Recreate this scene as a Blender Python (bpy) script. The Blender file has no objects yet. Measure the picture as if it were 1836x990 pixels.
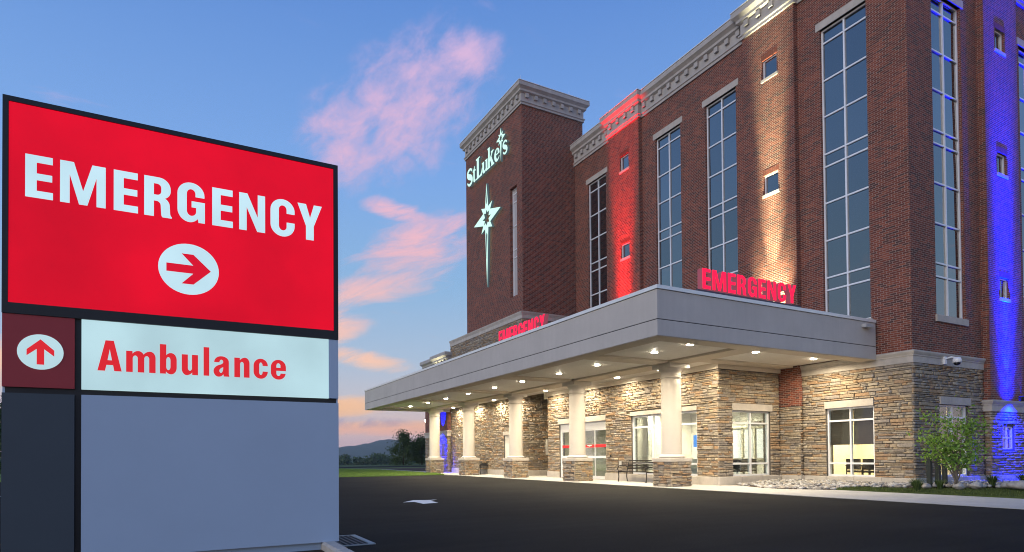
import bpy, bmesh, math, random
import numpy as np
from mathutils import Vector, Matrix

random.seed(7); RNG = np.random.default_rng(7)
SC = bpy.context.scene
COL = SC.collection
PI = math.pi
rad = math.radians

# ------------------------------------------------------------------ camera
YAW, PITCH, ROLL, FPX, CAMZ = rad(28.5548), rad(0.9022), rad(-0.4671), 1108.51, 1.11
fw = Vector((math.sin(YAW)*math.cos(PITCH), math.cos(YAW)*math.cos(PITCH), math.sin(PITCH)))
rt = Vector((math.cos(YAW), -math.sin(YAW), 0)); up = rt.cross(fw)
r2 = rt*math.cos(ROLL) + up*math.sin(ROLL); u2 = up*math.cos(ROLL) - rt*math.sin(ROLL)
cd = bpy.data.cameras.new('camera'); cam = bpy.data.objects.new('camera', cd); COL.objects.link(cam)
cam.matrix_world = Matrix(((r2.x, u2.x, -fw.x, 0), (r2.y, u2.y, -fw.y, 0), (r2.z, u2.z, -fw.z, CAMZ), (0, 0, 0, 1)))
cd.sensor_fit = 'HORIZONTAL'; cd.sensor_width = 36; cd.lens = FPX/1836*36; cd.shift_y = 305.03/1836
cd.clip_start = 0.05; cd.clip_end = 20000
SC.camera = cam

# ------------------------------------------------------------------ node helpers
def nt_new(nt, t, **kw):
    n = nt.nodes.new(t)
    for k, v in kw.items():
        if k == 'inp':
            for i, val in v.items(): n.inputs[i].default_value = val
        else: setattr(n, k, v)
    return n
def ramp(nt, stops, interp='LINEAR'):
    r = nt.nodes.new('ShaderNodeValToRGB'); cr = r.color_ramp; cr.interpolation = interp
    while len(cr.elements) < len(stops): cr.elements.new(0.5)
    for e, (p, c) in zip(cr.elements, stops):
        e.position = p; e.color = (*c, 1) if len(c) == 3 else c
    return r
def math_n(nt, op, a=None, b=None, c=None, clamp=False):
    n = nt.nodes.new('ShaderNodeMath'); n.operation = op; n.use_clamp = clamp
    for i, v in enumerate((a, b, c)):
        if v is None: continue
        if isinstance(v, (int, float)): n.inputs[i].default_value = v
        else: nt.links.new(v, n.inputs[i])
    return n.outputs[0]
def srgb(r, g, b):
    f = lambda c: (c/255/12.92) if c/255 <= .04045 else ((c/255+.055)/1.055)**2.4
    return (f(r), f(g), f(b))
def mixcol(nt, fac, a, b):
    n = nt.nodes.new('ShaderNodeMix'); n.data_type = 'RGBA'
    for i, v in ((0, fac), (6, a), (7, b)):
        if isinstance(v, (int, float)): n.inputs[i].default_value = v
        elif isinstance(v, tuple): n.inputs[i].default_value = (*v, 1) if len(v) == 3 else v
        else: nt.links.new(v, n.inputs[i])
    return n.outputs[2]

# ------------------------------------------------------------------ world: dusk sky with pink clouds
SUN_AZ, SUN_EL = rad(-106), rad(14.0)
W = bpy.data.worlds.new('World'); SC.world = W; W.use_nodes = True
nt = W.node_tree; nt.nodes.clear()
out = nt.nodes.new('ShaderNodeOutputWorld'); bg = nt.nodes.new('ShaderNodeBackground')
nt.links.new(bg.outputs[0], out.inputs[0])
tc = nt.nodes.new('ShaderNodeTexCoord')
nrm = nt_new(nt, 'ShaderNodeVectorMath', operation='NORMALIZE'); nt.links.new(tc.outputs['Generated'], nrm.inputs[0])
sx = nt.nodes.new('ShaderNodeSeparateXYZ'); nt.links.new(nrm.outputs[0], sx.inputs[0])
el = math_n(nt, 'ARCSINE', sx.outputs[2]); az = math_n(nt, 'ARCTAN2', sx.outputs[0], sx.outputs[1])
elp = math_n(nt, 'MAXIMUM', el, 0.0)
elf = math_n(nt, 'DIVIDE', elp, PI/2)
base = ramp(nt, [(0.0, srgb(228, 186, 190)), (0.03, srgb(232, 202, 196)), (0.06, srgb(206, 204, 214)), (0.10, srgb(178, 200, 226)), (0.17, srgb(148, 190, 232)),
                 (0.27, srgb(130, 176, 240)), (0.42, srgb(98, 146, 222)), (0.7, srgb(96, 142, 216)), (1.0, srgb(94, 138, 212))])
nt.links.new(elf, base.inputs[0])
sky = nt.nodes.new('ShaderNodeTexSky'); sky.sky_type = 'NISHITA'; sky.sun_disc = False
sky.sun_elevation = SUN_EL; sky.sun_rotation = SUN_AZ; sky.altitude = 100; sky.air_density = 1.0; sky.dust_density = 1.0; sky.ozone_density = 1.5
skys = nt_new(nt, 'ShaderNodeVectorMath', operation='SCALE'); nt.links.new(sky.outputs[0], skys.inputs[0]); skys.inputs[3].default_value = 0.06
skycol = mixcol(nt, 0.10, base.outputs[0], skys.outputs[0])
# cloud coordinates: a plane overhead, so that clouds flatten towards the horizon
dz = math_n(nt, 'ADD', math_n(nt, 'MAXIMUM', sx.outputs[2], 0.0), 0.10)
cp = nt.nodes.new('ShaderNodeCombineXYZ')
nt.links.new(math_n(nt, 'DIVIDE', sx.outputs[0], dz), cp.inputs[0]); nt.links.new(math_n(nt, 'DIVIDE', sx.outputs[1], dz), cp.inputs[1])
mp = nt_new(nt, 'ShaderNodeMapping'); nt.links.new(cp.outputs[0], mp.inputs[0])
mp.inputs['Rotation'].default_value = (0, 0, rad(25)); mp.inputs['Scale'].default_value = (1.0, 2.2, 1.0)
nz = nt_new(nt, 'ShaderNodeTexNoise', inp={'Scale': 2.6, 'Detail': 9.0, 'Roughness': 0.62, 'Distortion': 0.9}); nt.links.new(mp.outputs[0], nz.inputs['Vector'])
# fine wisps in az/el space, stretched sideways
cw = nt.nodes.new('ShaderNodeCombineXYZ')
nt.links.new(az, cw.inputs[0]); nt.links.new(math_n(nt, 'ADD', math_n(nt, 'MULTIPLY', el, 3.2), math_n(nt, 'MULTIPLY', az, -0.9)), cw.inputs[1])
nw = nt_new(nt, 'ShaderNodeTexNoise', inp={'Scale': 7.5, 'Detail': 11.0, 'Roughness': 0.64, 'Distortion': 0.7}); nt.links.new(cw.outputs[0], nw.inputs['Vector'])
cw2 = nt.nodes.new('ShaderNodeCombineXYZ')
nt.links.new(az, cw2.inputs[0]); nt.links.new(math_n(nt, 'ADD', math_n(nt, 'MULTIPLY', el, 1.5), math_n(nt, 'MULTIPLY', az, -0.55)), cw2.inputs[1])
nb = nt_new(nt, 'ShaderNodeTexNoise', inp={'Scale': 15.0, 'Detail': 12.0, 'Roughness': 0.66, 'Distortion': 0.25}); nt.links.new(cw2.outputs[0], nb.inputs['Vector'])
def bank(a0, e0, sa, se, tilt=0.0):
    # a cloud bank around one direction of the sky
    da = math_n(nt, 'SUBTRACT', az, rad(a0)); de = math_n(nt, 'SUBTRACT', math_n(nt, 'SUBTRACT', el, rad(e0)), math_n(nt, 'MULTIPLY', da, tilt))
    q = math_n(nt, 'ADD', math_n(nt, 'POWER', math_n(nt, 'DIVIDE', da, rad(sa)), 2.0), math_n(nt, 'POWER', math_n(nt, 'DIVIDE', de, rad(se)), 2.0))
    return math_n(nt, 'SUBTRACT', 1.0, q, clamp=True)
def addm(lst):
    r = lst[0]
    for o in lst[1:]: r = math_n(nt, 'MAXIMUM', r, o)
    return r
high = addm([bank(18.5, 29.0, 9.5, 6.6, 0.42), bank(14.0, 27.0, 5.5, 5.0, 0.1), bank(24.5, 33.0, 5.0, 2.6, 0.0)])
low = addm([bank(20.0, 18.8, 8.0, 3.4, 0.28), bank(16.5, 14.8, 9.0, 2.2, 0.22), bank(12.5, 11.6, 5.0, 2.5, 0.35), bank(15.0, 8.8, 5.5, 1.3, -0.16), bank(18.0, 21.5, 5.0, 1.2, -0.2), bank(11.5, 23.0, 2.2, 0.6)])
horz = addm([bank(13.0, 4.6, 6.0, 1.15, 0.05), bank(20, 2.6, 14.0, 0.8), bank(-12, 7.0, 7.0, 2.0, .1)])
m_high = math_n(nt, 'MULTIPLY', math_n(nt, 'ADD', math_n(nt, 'MULTIPLY', nb.outputs[0], 2.1), math_n(nt, 'MULTIPLY', math_n(nt, 'SUBTRACT', high, 1.0), 0.75)), 1.0)
def smooth(v, a, b):
    n = nt.nodes.new('ShaderNodeMapRange'); n.interpolation_type = 'SMOOTHSTEP'
    nt.links.new(v, n.inputs[0]); n.inputs[1].default_value = a; n.inputs[2].default_value = b; return n.outputs[0]
d_high = math_n(nt, 'MULTIPLY', smooth(m_high, 0.38, 1.42), math_n(nt, 'POWER', high, 0.5))
m_low = math_n(nt, 'ADD', math_n(nt, 'MULTIPLY', nw.outputs[0], 2.0), math_n(nt, 'MULTIPLY', math_n(nt, 'SUBTRACT', low, 1.0), 0.7))
d_low = math_n(nt, 'MULTIPLY', smooth(m_low, 0.45, 1.22), math_n(nt, 'POWER', low, 0.5))
m_hz = math_n(nt, 'ADD', math_n(nt, 'MULTIPLY', nw.outputs[0], 2.0), math_n(nt, 'MULTIPLY', math_n(nt, 'SUBTRACT', horz, 1.0), 0.6))
d_hz = math_n(nt, 'MULTIPLY', smooth(m_hz, 0.30, 0.95), math_n(nt, 'POWER', horz, 0.4))
d_any = math_n(nt, 'MULTIPLY', smooth(nz.outputs[0], 0.60, 0.86), smooth(el, 0.05, 0.25))
ccol = ramp(nt, [(0.0, srgb(240, 170, 172)), (0.045, srgb(255, 200, 150)), (0.08, srgb(255, 208, 176)), (0.13, srgb(252, 200, 186)), (0.2, srgb(246, 190, 198)), (0.28, srgb(234, 188, 214)), (0.40, srgb(222, 188, 226))])
nt.links.new(elf, ccol.inputs[0])
c1 = mixcol(nt, math_n(nt, 'MULTIPLY', d_any, 0.35), skycol, ccol.outputs[0])
c2 = mixcol(nt, math_n(nt, 'MULTIPLY', d_high, 0.92), c1, ccol.outputs[0])
c3 = mixcol(nt, math_n(nt, 'MULTIPLY', d_low, 0.95), c2, ccol.outputs[0])
c4 = mixcol(nt, math_n(nt, 'MULTIPLY', d_hz, 0.95), c3, ccol.outputs[0])
# low grey-violet bars near the horizon
gb = math_n(nt, 'MULTIPLY', bank(14.5, 3.1, 6.0, 0.6, 0.0), smooth(nb.outputs[0], 0.36, 0.6))
c5 = mixcol(nt, math_n(nt, 'MULTIPLY', gb, 0.6), c4, srgb(140, 140, 182))
nt.links.new(c5, bg.inputs[0]); bg.inputs[1].default_value = 1.0

sl = bpy.data.lights.new('sun', 'SUN'); sl.energy = 1.5; sl.angle = rad(45); sl.color = (1.0, 0.92, 0.86)
so = bpy.data.objects.new('sun', sl); COL.objects.link(so)
so.rotation_euler = Vector((-math.sin(SUN_AZ)*math.cos(SUN_EL), -math.cos(SUN_AZ)*math.cos(SUN_EL), -math.sin(SUN_EL))).to_track_quat('-Z', 'Y').to_euler()

SC.view_settings.view_transform = 'Standard'; SC.view_settings.look = 'None'; SC.view_settings.gamma = 1.0
SC.view_settings.exposure = 0.0; SC.view_settings.use_curve_mapping = False
cy = SC.cycles
cy.use_denoising = True; cy.denoiser = 'OPENIMAGEDENOISE'; cy.denoising_input_passes = 'RGB_ALBEDO_NORMAL'; cy.denoising_prefilter = 'ACCURATE'; cy.filter_width = 1.05; cy.max_bounces = 6; cy.diffuse_bounces = 4; cy.glossy_bounces = 3; cy.transmission_bounces = 4; cy.transparent_max_bounces = 8
cy.caustics_reflective = False; cy.caustics_refractive = False; cy.sample_clamp_indirect = 4.0; cy.use_light_tree = True

# ------------------------------------------------------------------ materials
MATS = {}
def mat(name, col=(.5, .5, .5), rough=.6, metal=0.0, spec=.5, noise=None, bump=None, coat=0):
    """plain procedural paint/stone: base colour with a little noise variation and fine relief"""
    if name in MATS: return MATS[name]
    m = bpy.data.materials.new(name); m.use_nodes = True; t = m.node_tree; b = t.nodes['Principled BSDF']
    b.inputs['Base Color'].default_value = (*col, 1); b.inputs['Roughness'].default_value = rough; b.inputs['Metallic'].default_value = metal
    b.inputs['Specular IOR Level'].default_value = spec
    g = t.nodes.new('ShaderNodeNewGeometry')
    if noise:
        sc_, amt = noise
        n = nt_new(t, 'ShaderNodeTexNoise', inp={'Scale': sc_, 'Detail': 6.0, 'Roughness': .65}); t.links.new(g.outputs['Position'], n.inputs['Vector'])
        r = ramp(t, [(.3, tuple(c*(1-amt) for c in col)), (.7, tuple(min(1, c*(1+amt)) for c in col))]); t.links.new(n.outputs[0], r.inputs[0])
        t.links.new(r.outputs[0], b.inputs['Base Color'])
    if bump:
        sc_, st, di = bump
        n = nt_new(t, 'ShaderNodeTexNoise', inp={'Scale': sc_, 'Detail': 5.0}); t.links.new(g.outputs['Position'], n.inputs['Vector'])
        bp = nt_new(t, 'ShaderNodeBump', inp={'Strength': st, 'Distance': di}); t.links.new(n.outputs[0], bp.inputs['Height']); t.links.new(bp.outputs[0], b.inputs['Normal'])
    MATS[name] = m; return m
def emit(name, col, st, rough=.4, uneven=None):
    if name in MATS: return MATS[name]
    m = bpy.data.materials.new(name); m.use_nodes = True; b = m.node_tree.nodes['Principled BSDF']
    b.inputs['Base Color'].default_value = (*[c*.3 for c in col], 1); b.inputs['Emission Color'].default_value = (*col, 1); b.inputs['Emission Strength'].default_value = st
    b.inputs['Roughness'].default_value = rough; b.inputs['Specular IOR Level'].default_value = .2
    if uneven:
        t = m.node_tree; g = t.nodes.new('ShaderNodeNewGeometry'); n = nt_new(t, 'ShaderNodeTexNoise', inp={'Scale': uneven[0], 'Detail': 3.0}); t.links.new(g.outputs['Position'], n.inputs['Vector'])
        r = nt_new(t, 'ShaderNodeMapRange', inp={1: .3, 2: .7, 3: st*(1-uneven[1]), 4: st*(1+uneven[1])}); t.links.new(n.outputs[0], r.inputs[0]); t.links.new(r.outputs[0], b.inputs['Emission Strength'])
    MATS[name] = m; return m

def brick_mat():
    m = bpy.data.materials.new('red_brick'); m.use_nodes = True; t = m.node_tree; b = t.nodes['Principled BSDF']
    g = t.nodes.new('ShaderNodeNewGeometry'); sp = t.nodes.new('ShaderNodeSeparateXYZ'); t.links.new(g.outputs['Position'], sp.inputs[0])
    sn = t.nodes.new('ShaderNodeSeparateXYZ'); t.links.new(g.outputs['True Normal'], sn.inputs[0])
    isx = math_n(t, 'GREATER_THAN', math_n(t, 'ABSOLUTE', sn.outputs[0]), 0.5)
    mxn = t.nodes.new('ShaderNodeMix'); t.links.new(isx, mxn.inputs[0]); t.links.new(sp.outputs[0], mxn.inputs[2]); t.links.new(sp.outputs[1], mxn.inputs[3])
    cv = t.nodes.new('ShaderNodeCombineXYZ'); t.links.new(mxn.outputs[0], cv.inputs[0]); t.links.new(sp.outputs[2], cv.inputs[1])
    br = nt_new(t, 'ShaderNodeTexBrick'); t.links.new(cv.outputs[0], br.inputs['Vector'])
    br.offset = .5; br.squash = 1.0
    for k, v in {'Color1': (0, 0, 0, 1), 'Color2': (1, 1, 1, 1), 'Mortar': (.5, .5, .5, 1), 'Scale': 1.0, 'Mortar Size': .0065, 'Mortar Smooth': .15, 'Bias': 0.0, 'Brick Width': .2032, 'Row Height': .0677}.items(): br.inputs[k].default_value = v
    cr = ramp(t, [(0.0, (.070, .032, .026)), (.10, (.085, .032, .024)), (.16, (.105, .028, .018)), (.45, (.155, .035, .019)), (.75, (.20, .048, .024)), (1.0, (.245, .068, .034))])
    t.links.new(br.outputs['Color'], cr.inputs[0])
    n = nt_new(t, 'ShaderNodeTexNoise', inp={'Scale': 1.3, 'Detail': 4.0}); t.links.new(g.outputs['Position'], n.inputs['Vector'])
    wv = ramp(t, [(.3, (.74, .74, .76)), (.7, (1.2, 1.17, 1.15))]); t.links.new(n.outputs[0], wv.inputs[0])
    mul = nt_new(t, 'ShaderNodeMix', data_type='RGBA', blend_type='MULTIPLY', inp={0: 1.0}); t.links.new(cr.outputs[0], mul.inputs[6]); t.links.new(wv.outputs[0], mul.inputs[7])
    c = mixcol(t, br.outputs['Fac'], mul.outputs[2], (.35, .27, .225))
    t.links.new(c, b.inputs['Base Color']); b.inputs['Roughness'].default_value = .85
    n2 = nt_new(t, 'ShaderNodeTexNoise', inp={'Scale': 60.0, 'Detail': 3.0}); t.links.new(g.outputs['Position'], n2.inputs['Vector'])
    hgt = math_n(t, 'ADD', math_n(t, 'SUBTRACT', math_n(t, 'MULTIPLY', br.outputs['Color'], .3), math_n(t, 'MULTIPLY', br.outputs['Fac'], 1.3)), math_n(t, 'MULTIPLY', n2.outputs[0], .35))
    bp = nt_new(t, 'ShaderNodeBump', inp={'Strength': .9, 'Distance': .008}); t.links.new(hgt, bp.inputs['Height']); t.links.new(bp.outputs[0], b.inputs['Normal'])
    return m
BRICK = brick_mat()

def stone_mat():
    m = bpy.data.materials.new('ledge_stone'); m.use_nodes = True; t = m.node_tree; b = t.nodes['Principled BSDF']
    g = t.nodes.new('ShaderNodeNewGeometry'); oi = t.nodes.new('ShaderNodeObjectInfo')
    v = math_n(t, 'FRACT', math_n(t, 'ADD', math_n(t, 'MULTIPLY', oi.outputs['Random'], 7.31), math_n(t, 'MULTIPLY', g.outputs['Random Per Island'], 5.77)))
    cols = [(.27, .215, .15), (.32, .285, .235), (.33, .20, .105), (.21, .185, .16), (.40, .325, .225), (.26, .24, .215), (.295, .19, .115), (.35, .295, .215), (.175, .15, .13), (.29, .265, .235), (.37, .245, .135), (.31, .25, .175), (.235, .215, .205), (.39, .35, .28)]
    cols = [tuple(.72*a_+.28*b_ for a_, b_ in zip(c, (.33, .275, .20))) for c in cols]
    cr = ramp(t, [(i/len(cols), c) for i, c in enumerate(cols)], 'CONSTANT'); t.links.new(v, cr.inputs[0])
    n = nt_new(t, 'ShaderNodeTexNoise', inp={'Scale': 14.0, 'Detail': 7.0, 'Roughness': .7}); t.links.new(g.outputs['Position'], n.inputs['Vector'])
    r = ramp(t, [(.25, (.55, .55, .57)), (.75, (1.4, 1.36, 1.3))]); t.links.new(n.outputs[0], r.inputs[0])
    mul = nt_new(t, 'ShaderNodeMix', data_type='RGBA', blend_type='MULTIPLY', inp={0: 1.0}); t.links.new(cr.outputs[0], mul.inputs[6]); t.links.new(r.outputs[0], mul.inputs[7])
    t.links.new(mul.outputs[2], b.inputs['Base Color']); b.inputs['Roughness'].default_value = .88
    n2 = nt_new(t, 'ShaderNodeTexNoise', inp={'Scale': 45.0, 'Detail': 6.0, 'Roughness': .7}); t.links.new(g.outputs['Position'], n2.inputs['Vector'])
    bp = nt_new(t, 'ShaderNodeBump', inp={'Strength': .7, 'Distance': .012}); t.links.new(n2.outputs[0], bp.inputs['Height']); t.links.new(bp.outputs[0], b.inputs['Normal'])
    return m
STONE = stone_mat()
MORTAR = mat('stone_backing', (.10, .09, .078), .95, bump=(30, .5, .01))
PRECAST = mat('precast_stone', (.46, .42, .37), .8, noise=(3, .12), bump=(80, .25, .004))
CORN = mat('cornice_stone', (.40, .375, .35), .8, noise=(2.5, .10), bump=(60, .2, .004))
EIFS = mat('fascia_stucco', (.49, .46, .425), .82, noise=(.9, .06), bump=(120, .35, .004))
def streaky(m, sc_, amt):
    t = m.node_tree; b = t.nodes['Principled BSDF']; g = t.nodes.new('ShaderNodeNewGeometry'); mp_ = nt_new(t, 'ShaderNodeMapping'); mp_.inputs['Scale'].default_value = sc_; t.links.new(g.outputs['Position'], mp_.inputs[0])
    n = nt_new(t, 'ShaderNodeTexNoise', inp={'Scale': 1.0, 'Detail': 5.0}); t.links.new(mp_.outputs[0], n.inputs['Vector']); src = b.inputs['Base Color'].links[0].from_socket
    r = ramp(t, [(.3, (1-amt,)*3), (.7, (1+amt*.5,)*3)]); t.links.new(n.outputs[0], r.inputs[0]); mul = nt_new(t, 'ShaderNodeMix', data_type='RGBA', blend_type='MULTIPLY', inp={0: 1.0}); t.links.new(src, mul.inputs[6]); t.links.new(r.outputs[0], mul.inputs[7]); t.links.new(mul.outputs[2], b.inputs['Base Color'])
streaky(EIFS, (7, 7, .3), .035); streaky(CORN, (4, 4, .5), .10); streaky(PRECAST, (5, 5, .8), .08)
COPING = mat('coping_metal', (.78, .78, .76), .35, .2, noise=(2, .05))
SOFFIT = mat('soffit_panel', (.82, .79, .73), .5, .0, .5, noise=(1.2, .04))
BEAM = mat('soffit_beam', (.64, .56, .46), .6, noise=(2, .05))
COLP = mat('column_paint', (.56, .52, .465), .5, noise=(2, .04), bump=(90, .1, .002))
ALU = mat('aluminium_frame', (.80, .81, .83), .35, .1)
ALUD = mat('dark_gasket', (.02, .02, .022), .5)
DARKM = mat('dark_bronze', (.03, .026, .024), .45, .4)
ROOFM = mat('roof_membrane', (.35, .35, .34), .8, noise=(.6, .1))
WHITEW = mat('interior_white', (.74, .71, .64), .7, noise=(1.2, .03))
def glass_refl():
    m = bpy.data.materials.new('reflective_glass'); m.use_nodes = True; t = m.node_tree; t.nodes.clear()
    o = t.nodes.new('ShaderNodeOutputMaterial'); mx = t.nodes.new('ShaderNodeMixShader'); d = t.nodes.new('ShaderNodeBsdfDiffuse'); gl = t.nodes.new('ShaderNodeBsdfGlossy')
    d.inputs[0].default_value = (.012, .016, .02, 1); gl.inputs[0].default_value = (.84, .82, .78, 1); gl.inputs[1].default_value = .012
    lw = nt_new(t, 'ShaderNodeLayerWeight', inp={0: .35}); oi = t.nodes.new('ShaderNodeObjectInfo'); t.links.new(math_n(t, 'MULTIPLY', math_n(t, 'ADD', math_n(t, 'MULTIPLY', lw.outputs[1], .40), .22), math_n(t, 'ADD', math_n(t, 'MULTIPLY', oi.outputs['Random'], .30), .85), clamp=True), mx.inputs[0])
    g = t.nodes.new('ShaderNodeNewGeometry'); n = nt_new(t, 'ShaderNodeTexNoise', inp={'Scale': .9, 'Detail': 1.0}); t.links.new(g.outputs['Position'], n.inputs['Vector'])
    bp = nt_new(t, 'ShaderNodeBump', inp={'Strength': .12, 'Distance': .02}); t.links.new(n.outputs[0], bp.inputs['Height']); t.links.new(bp.outputs[0], gl.inputs['Normal'])
    t.links.new(d.outputs[0], mx.inputs[1]); t.links.new(gl.outputs[0], mx.inputs[2]); t.links.new(mx.outputs[0], o.inputs[0]); return m
def glass_clear():
    m = bpy.data.materials.new('clear_glass'); m.use_nodes = True; t = m.node_tree; t.nodes.clear()
    o = t.nodes.new('ShaderNodeOutputMaterial'); mx = t.nodes.new('ShaderNodeMixShader'); tr = t.nodes.new('ShaderNodeBsdfTransparent'); gl = t.nodes.new('ShaderNodeBsdfGlossy')
    tr.inputs[0].default_value = (.86, .90, .89, 1); gl.inputs[1].default_value = .01; gl.inputs[0].default_value = (.9, .95, 1, 1)
    lw = nt_new(t, 'ShaderNodeLayerWeight', inp={0: .25}); t.links.new(math_n(t, 'ADD', math_n(t, 'MULTIPLY', lw.outputs[0], .5), .05, clamp=True), mx.inputs[0])
    t.links.new(tr.outputs[0], mx.inputs[1]); t.links.new(gl.outputs[0], mx.inputs[2]); t.links.new(mx.outputs[0], o.inputs[0]); return m
GREFL, GCLEAR = glass_refl(), glass_clear()
GPALE = glass_refl(); GPALE.name = 'glass_pale_base'; [n for n in GPALE.node_tree.nodes if n.type == 'BSDF_DIFFUSE'][0].inputs[0].default_value = (.62, .61, .62, 1)  # pale base colour stands in for bright sky reflected in the tower window

# ------------------------------------------------------------------ object helpers
def wl(o):
    v = Vector((0, 0, 0))
    while o is not None: v += o.location; o = o.parent
    return v
def props(o, label=None, cat=None, group=None, kind=None):
    for k, v in (('label', label), ('category', cat), ('group', group), ('kind', kind)):
        if v: o[k] = v
    return o
def thing(name, loc, label, cat, group=None, kind=None):
    o = bpy.data.objects.new(name, None); COL.objects.link(o); o.location = loc; o.empty_display_size = .2
    return props(o, label, cat, group, kind)
def link(name, me, parent=None, m=None):
    if m is not None and not me.materials: me.materials.append(m)
    o = bpy.data.objects.new(name, me); COL.objects.link(o); o.parent = parent; return o
class MB:
    def __init__(s): s.v = []; s.f = []; s.sm = []
    def add(s, vs, fs, smooth=False):
        k = len(s.v); s.v += [tuple(v) for v in vs]; s.f += [tuple(i+k for i in f) for f in fs]; s.sm += [smooth]*len(fs); return s
    def box(s, x0, y0, z0, x1, y1, z1):
        if x1 < x0: x0, x1 = x1, x0
        if y1 < y0: y0, y1 = y1, y0
        if z1 < z0: z0, z1 = z1, z0
        return s.add([(x0, y0, z0), (x1, y0, z0), (x1, y1, z0), (x0, y1, z0), (x0, y0, z1), (x1, y0, z1), (x1, y1, z1), (x0, y1, z1)],
              [(0, 3, 2, 1), (4, 5, 6, 7), (0, 1, 5, 4), (1, 2, 6, 5), (2, 3, 7, 6), (3, 0, 4, 7)])
    def cbox(s, x0, y0, z0, x1, y1, z1, c=.01):
        """box with chamfered vertical and top edges"""
        rings = []
        for (z, k) in ((z0, 0), (z1-c, 0), (z1, c)):
            a, b, e, d = x0+k, y0+k, x1-k, y1-k; q = c
            rings.append([(a+q, b, z), (e-q, b, z), (e, b+q, z), (e, d-q, z), (e-q, d, z), (a+q, d, z), (a, d-q, z), (a, b+q, z)])
        vs = [p for r in rings for p in r]; fs = [tuple(range(7, -1, -1)), tuple(range(16, 24))]
        for r in range(2):
            for i in range(8): fs.append((r*8+i, r*8+(i+1) % 8, r*8+8+(i+1) % 8, r*8+8+i))
        return s.add(vs, fs)
    def lathe(s, cx, cy_, prof, seg=32, smooth=True):
        vs = []; fs = []
        for r, z in prof:
            for i in range(seg):
                a = 2*PI*i/seg; vs.append((cx+r*math.cos(a), cy_+r*math.sin(a), z))
        for j in range(len(prof)-1):
            for i in range(seg): fs.append((j*seg+i, j*seg+(i+1) % seg, (j+1)*seg+(i+1) % seg, (j+1)*seg+i))
        fs.append(tuple(range(seg-1, -1, -1))); fs.append(tuple((len(prof)-1)*seg+i for i in range(seg)))
        return s.add(vs, fs, smooth)
    def tube(s, pts, r, seg=8):
        pts = [Vector(p) for p in pts]; n = len(pts); rs = r if isinstance(r, (list, tuple)) else [r]*n
        vs = []; fs = []; prev = None
        for i, p in enumerate(pts):
            d = (pts[min(i+1, n-1)]-pts[max(i-1, 0)]).normalized()
            if prev is None: prev = Vector((0, 0, 1)) if abs(d.z) < .9 else Vector((1, 0, 0))
            a = d.cross(prev).normalized(); b = a.cross(d).normalized(); prev = b
            for k in range(seg):
                t = 2*PI*k/seg; vs.append(p+(a*math.cos(t)+b*math.sin(t))*rs[i])
        for i in range(n-1):
            for k in range(seg): fs.append((i*seg+k, i*seg+(k+1) % seg, (i+1)*seg+(k+1) % seg, (i+1)*seg+k))
        fs.append(tuple(range(seg-1, -1, -1))); fs.append(tuple((n-1)*seg+k for k in range(seg)))
        return s.add(vs, fs, True)
    def prism(s, pts, z0, z1):
        n = len(pts); vs = [(x, y, z0) for x, y in pts]+[(x, y, z1) for x, y in pts]
        return s.add(vs, [tuple(range(n-1, -1, -1)), tuple(range(n, 2*n))]+[(i, (i+1) % n, n+(i+1) % n, n+i) for i in range(n)])
    def build(s, name, m, parent=None, fix=True):
        me = bpy.data.meshes.new(name); o = wl(parent)
        me.from_pydata([(x-o.x, y-o.y, z-o.z) for x, y, z in s.v], [], s.f); me.polygons.foreach_set('use_smooth', s.sm)
        if fix:
            b = bmesh.new(); b.from_mesh(me); bmesh.ops.recalc_face_normals(b, faces=b.faces); b.to_mesh(me); b.free()
        if m: me.materials.append(m)
        return link(name, me, parent)
def np_mesh(name, V, F, m, parent=None):
    """V (n,3), F (k,3|4) arrays"""
    me = bpy.data.meshes.new(name); V = np.asarray(V, np.float32)-np.array(wl(parent), np.float32); F = np.asarray(F, np.int32); k = F.shape[1]
    me.vertices.add(len(V)); me.vertices.foreach_set('co', V.ravel()); me.loops.add(F.size); me.loops.foreach_set('vertex_index', F.ravel())
    me.polygons.add(len(F)); me.polygons.foreach_set('loop_start', np.arange(0, F.size, k, dtype=np.int32)); me.update(calc_edges=True)
    if m: me.materials.append(m)
    return link(name, me, parent)

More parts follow.
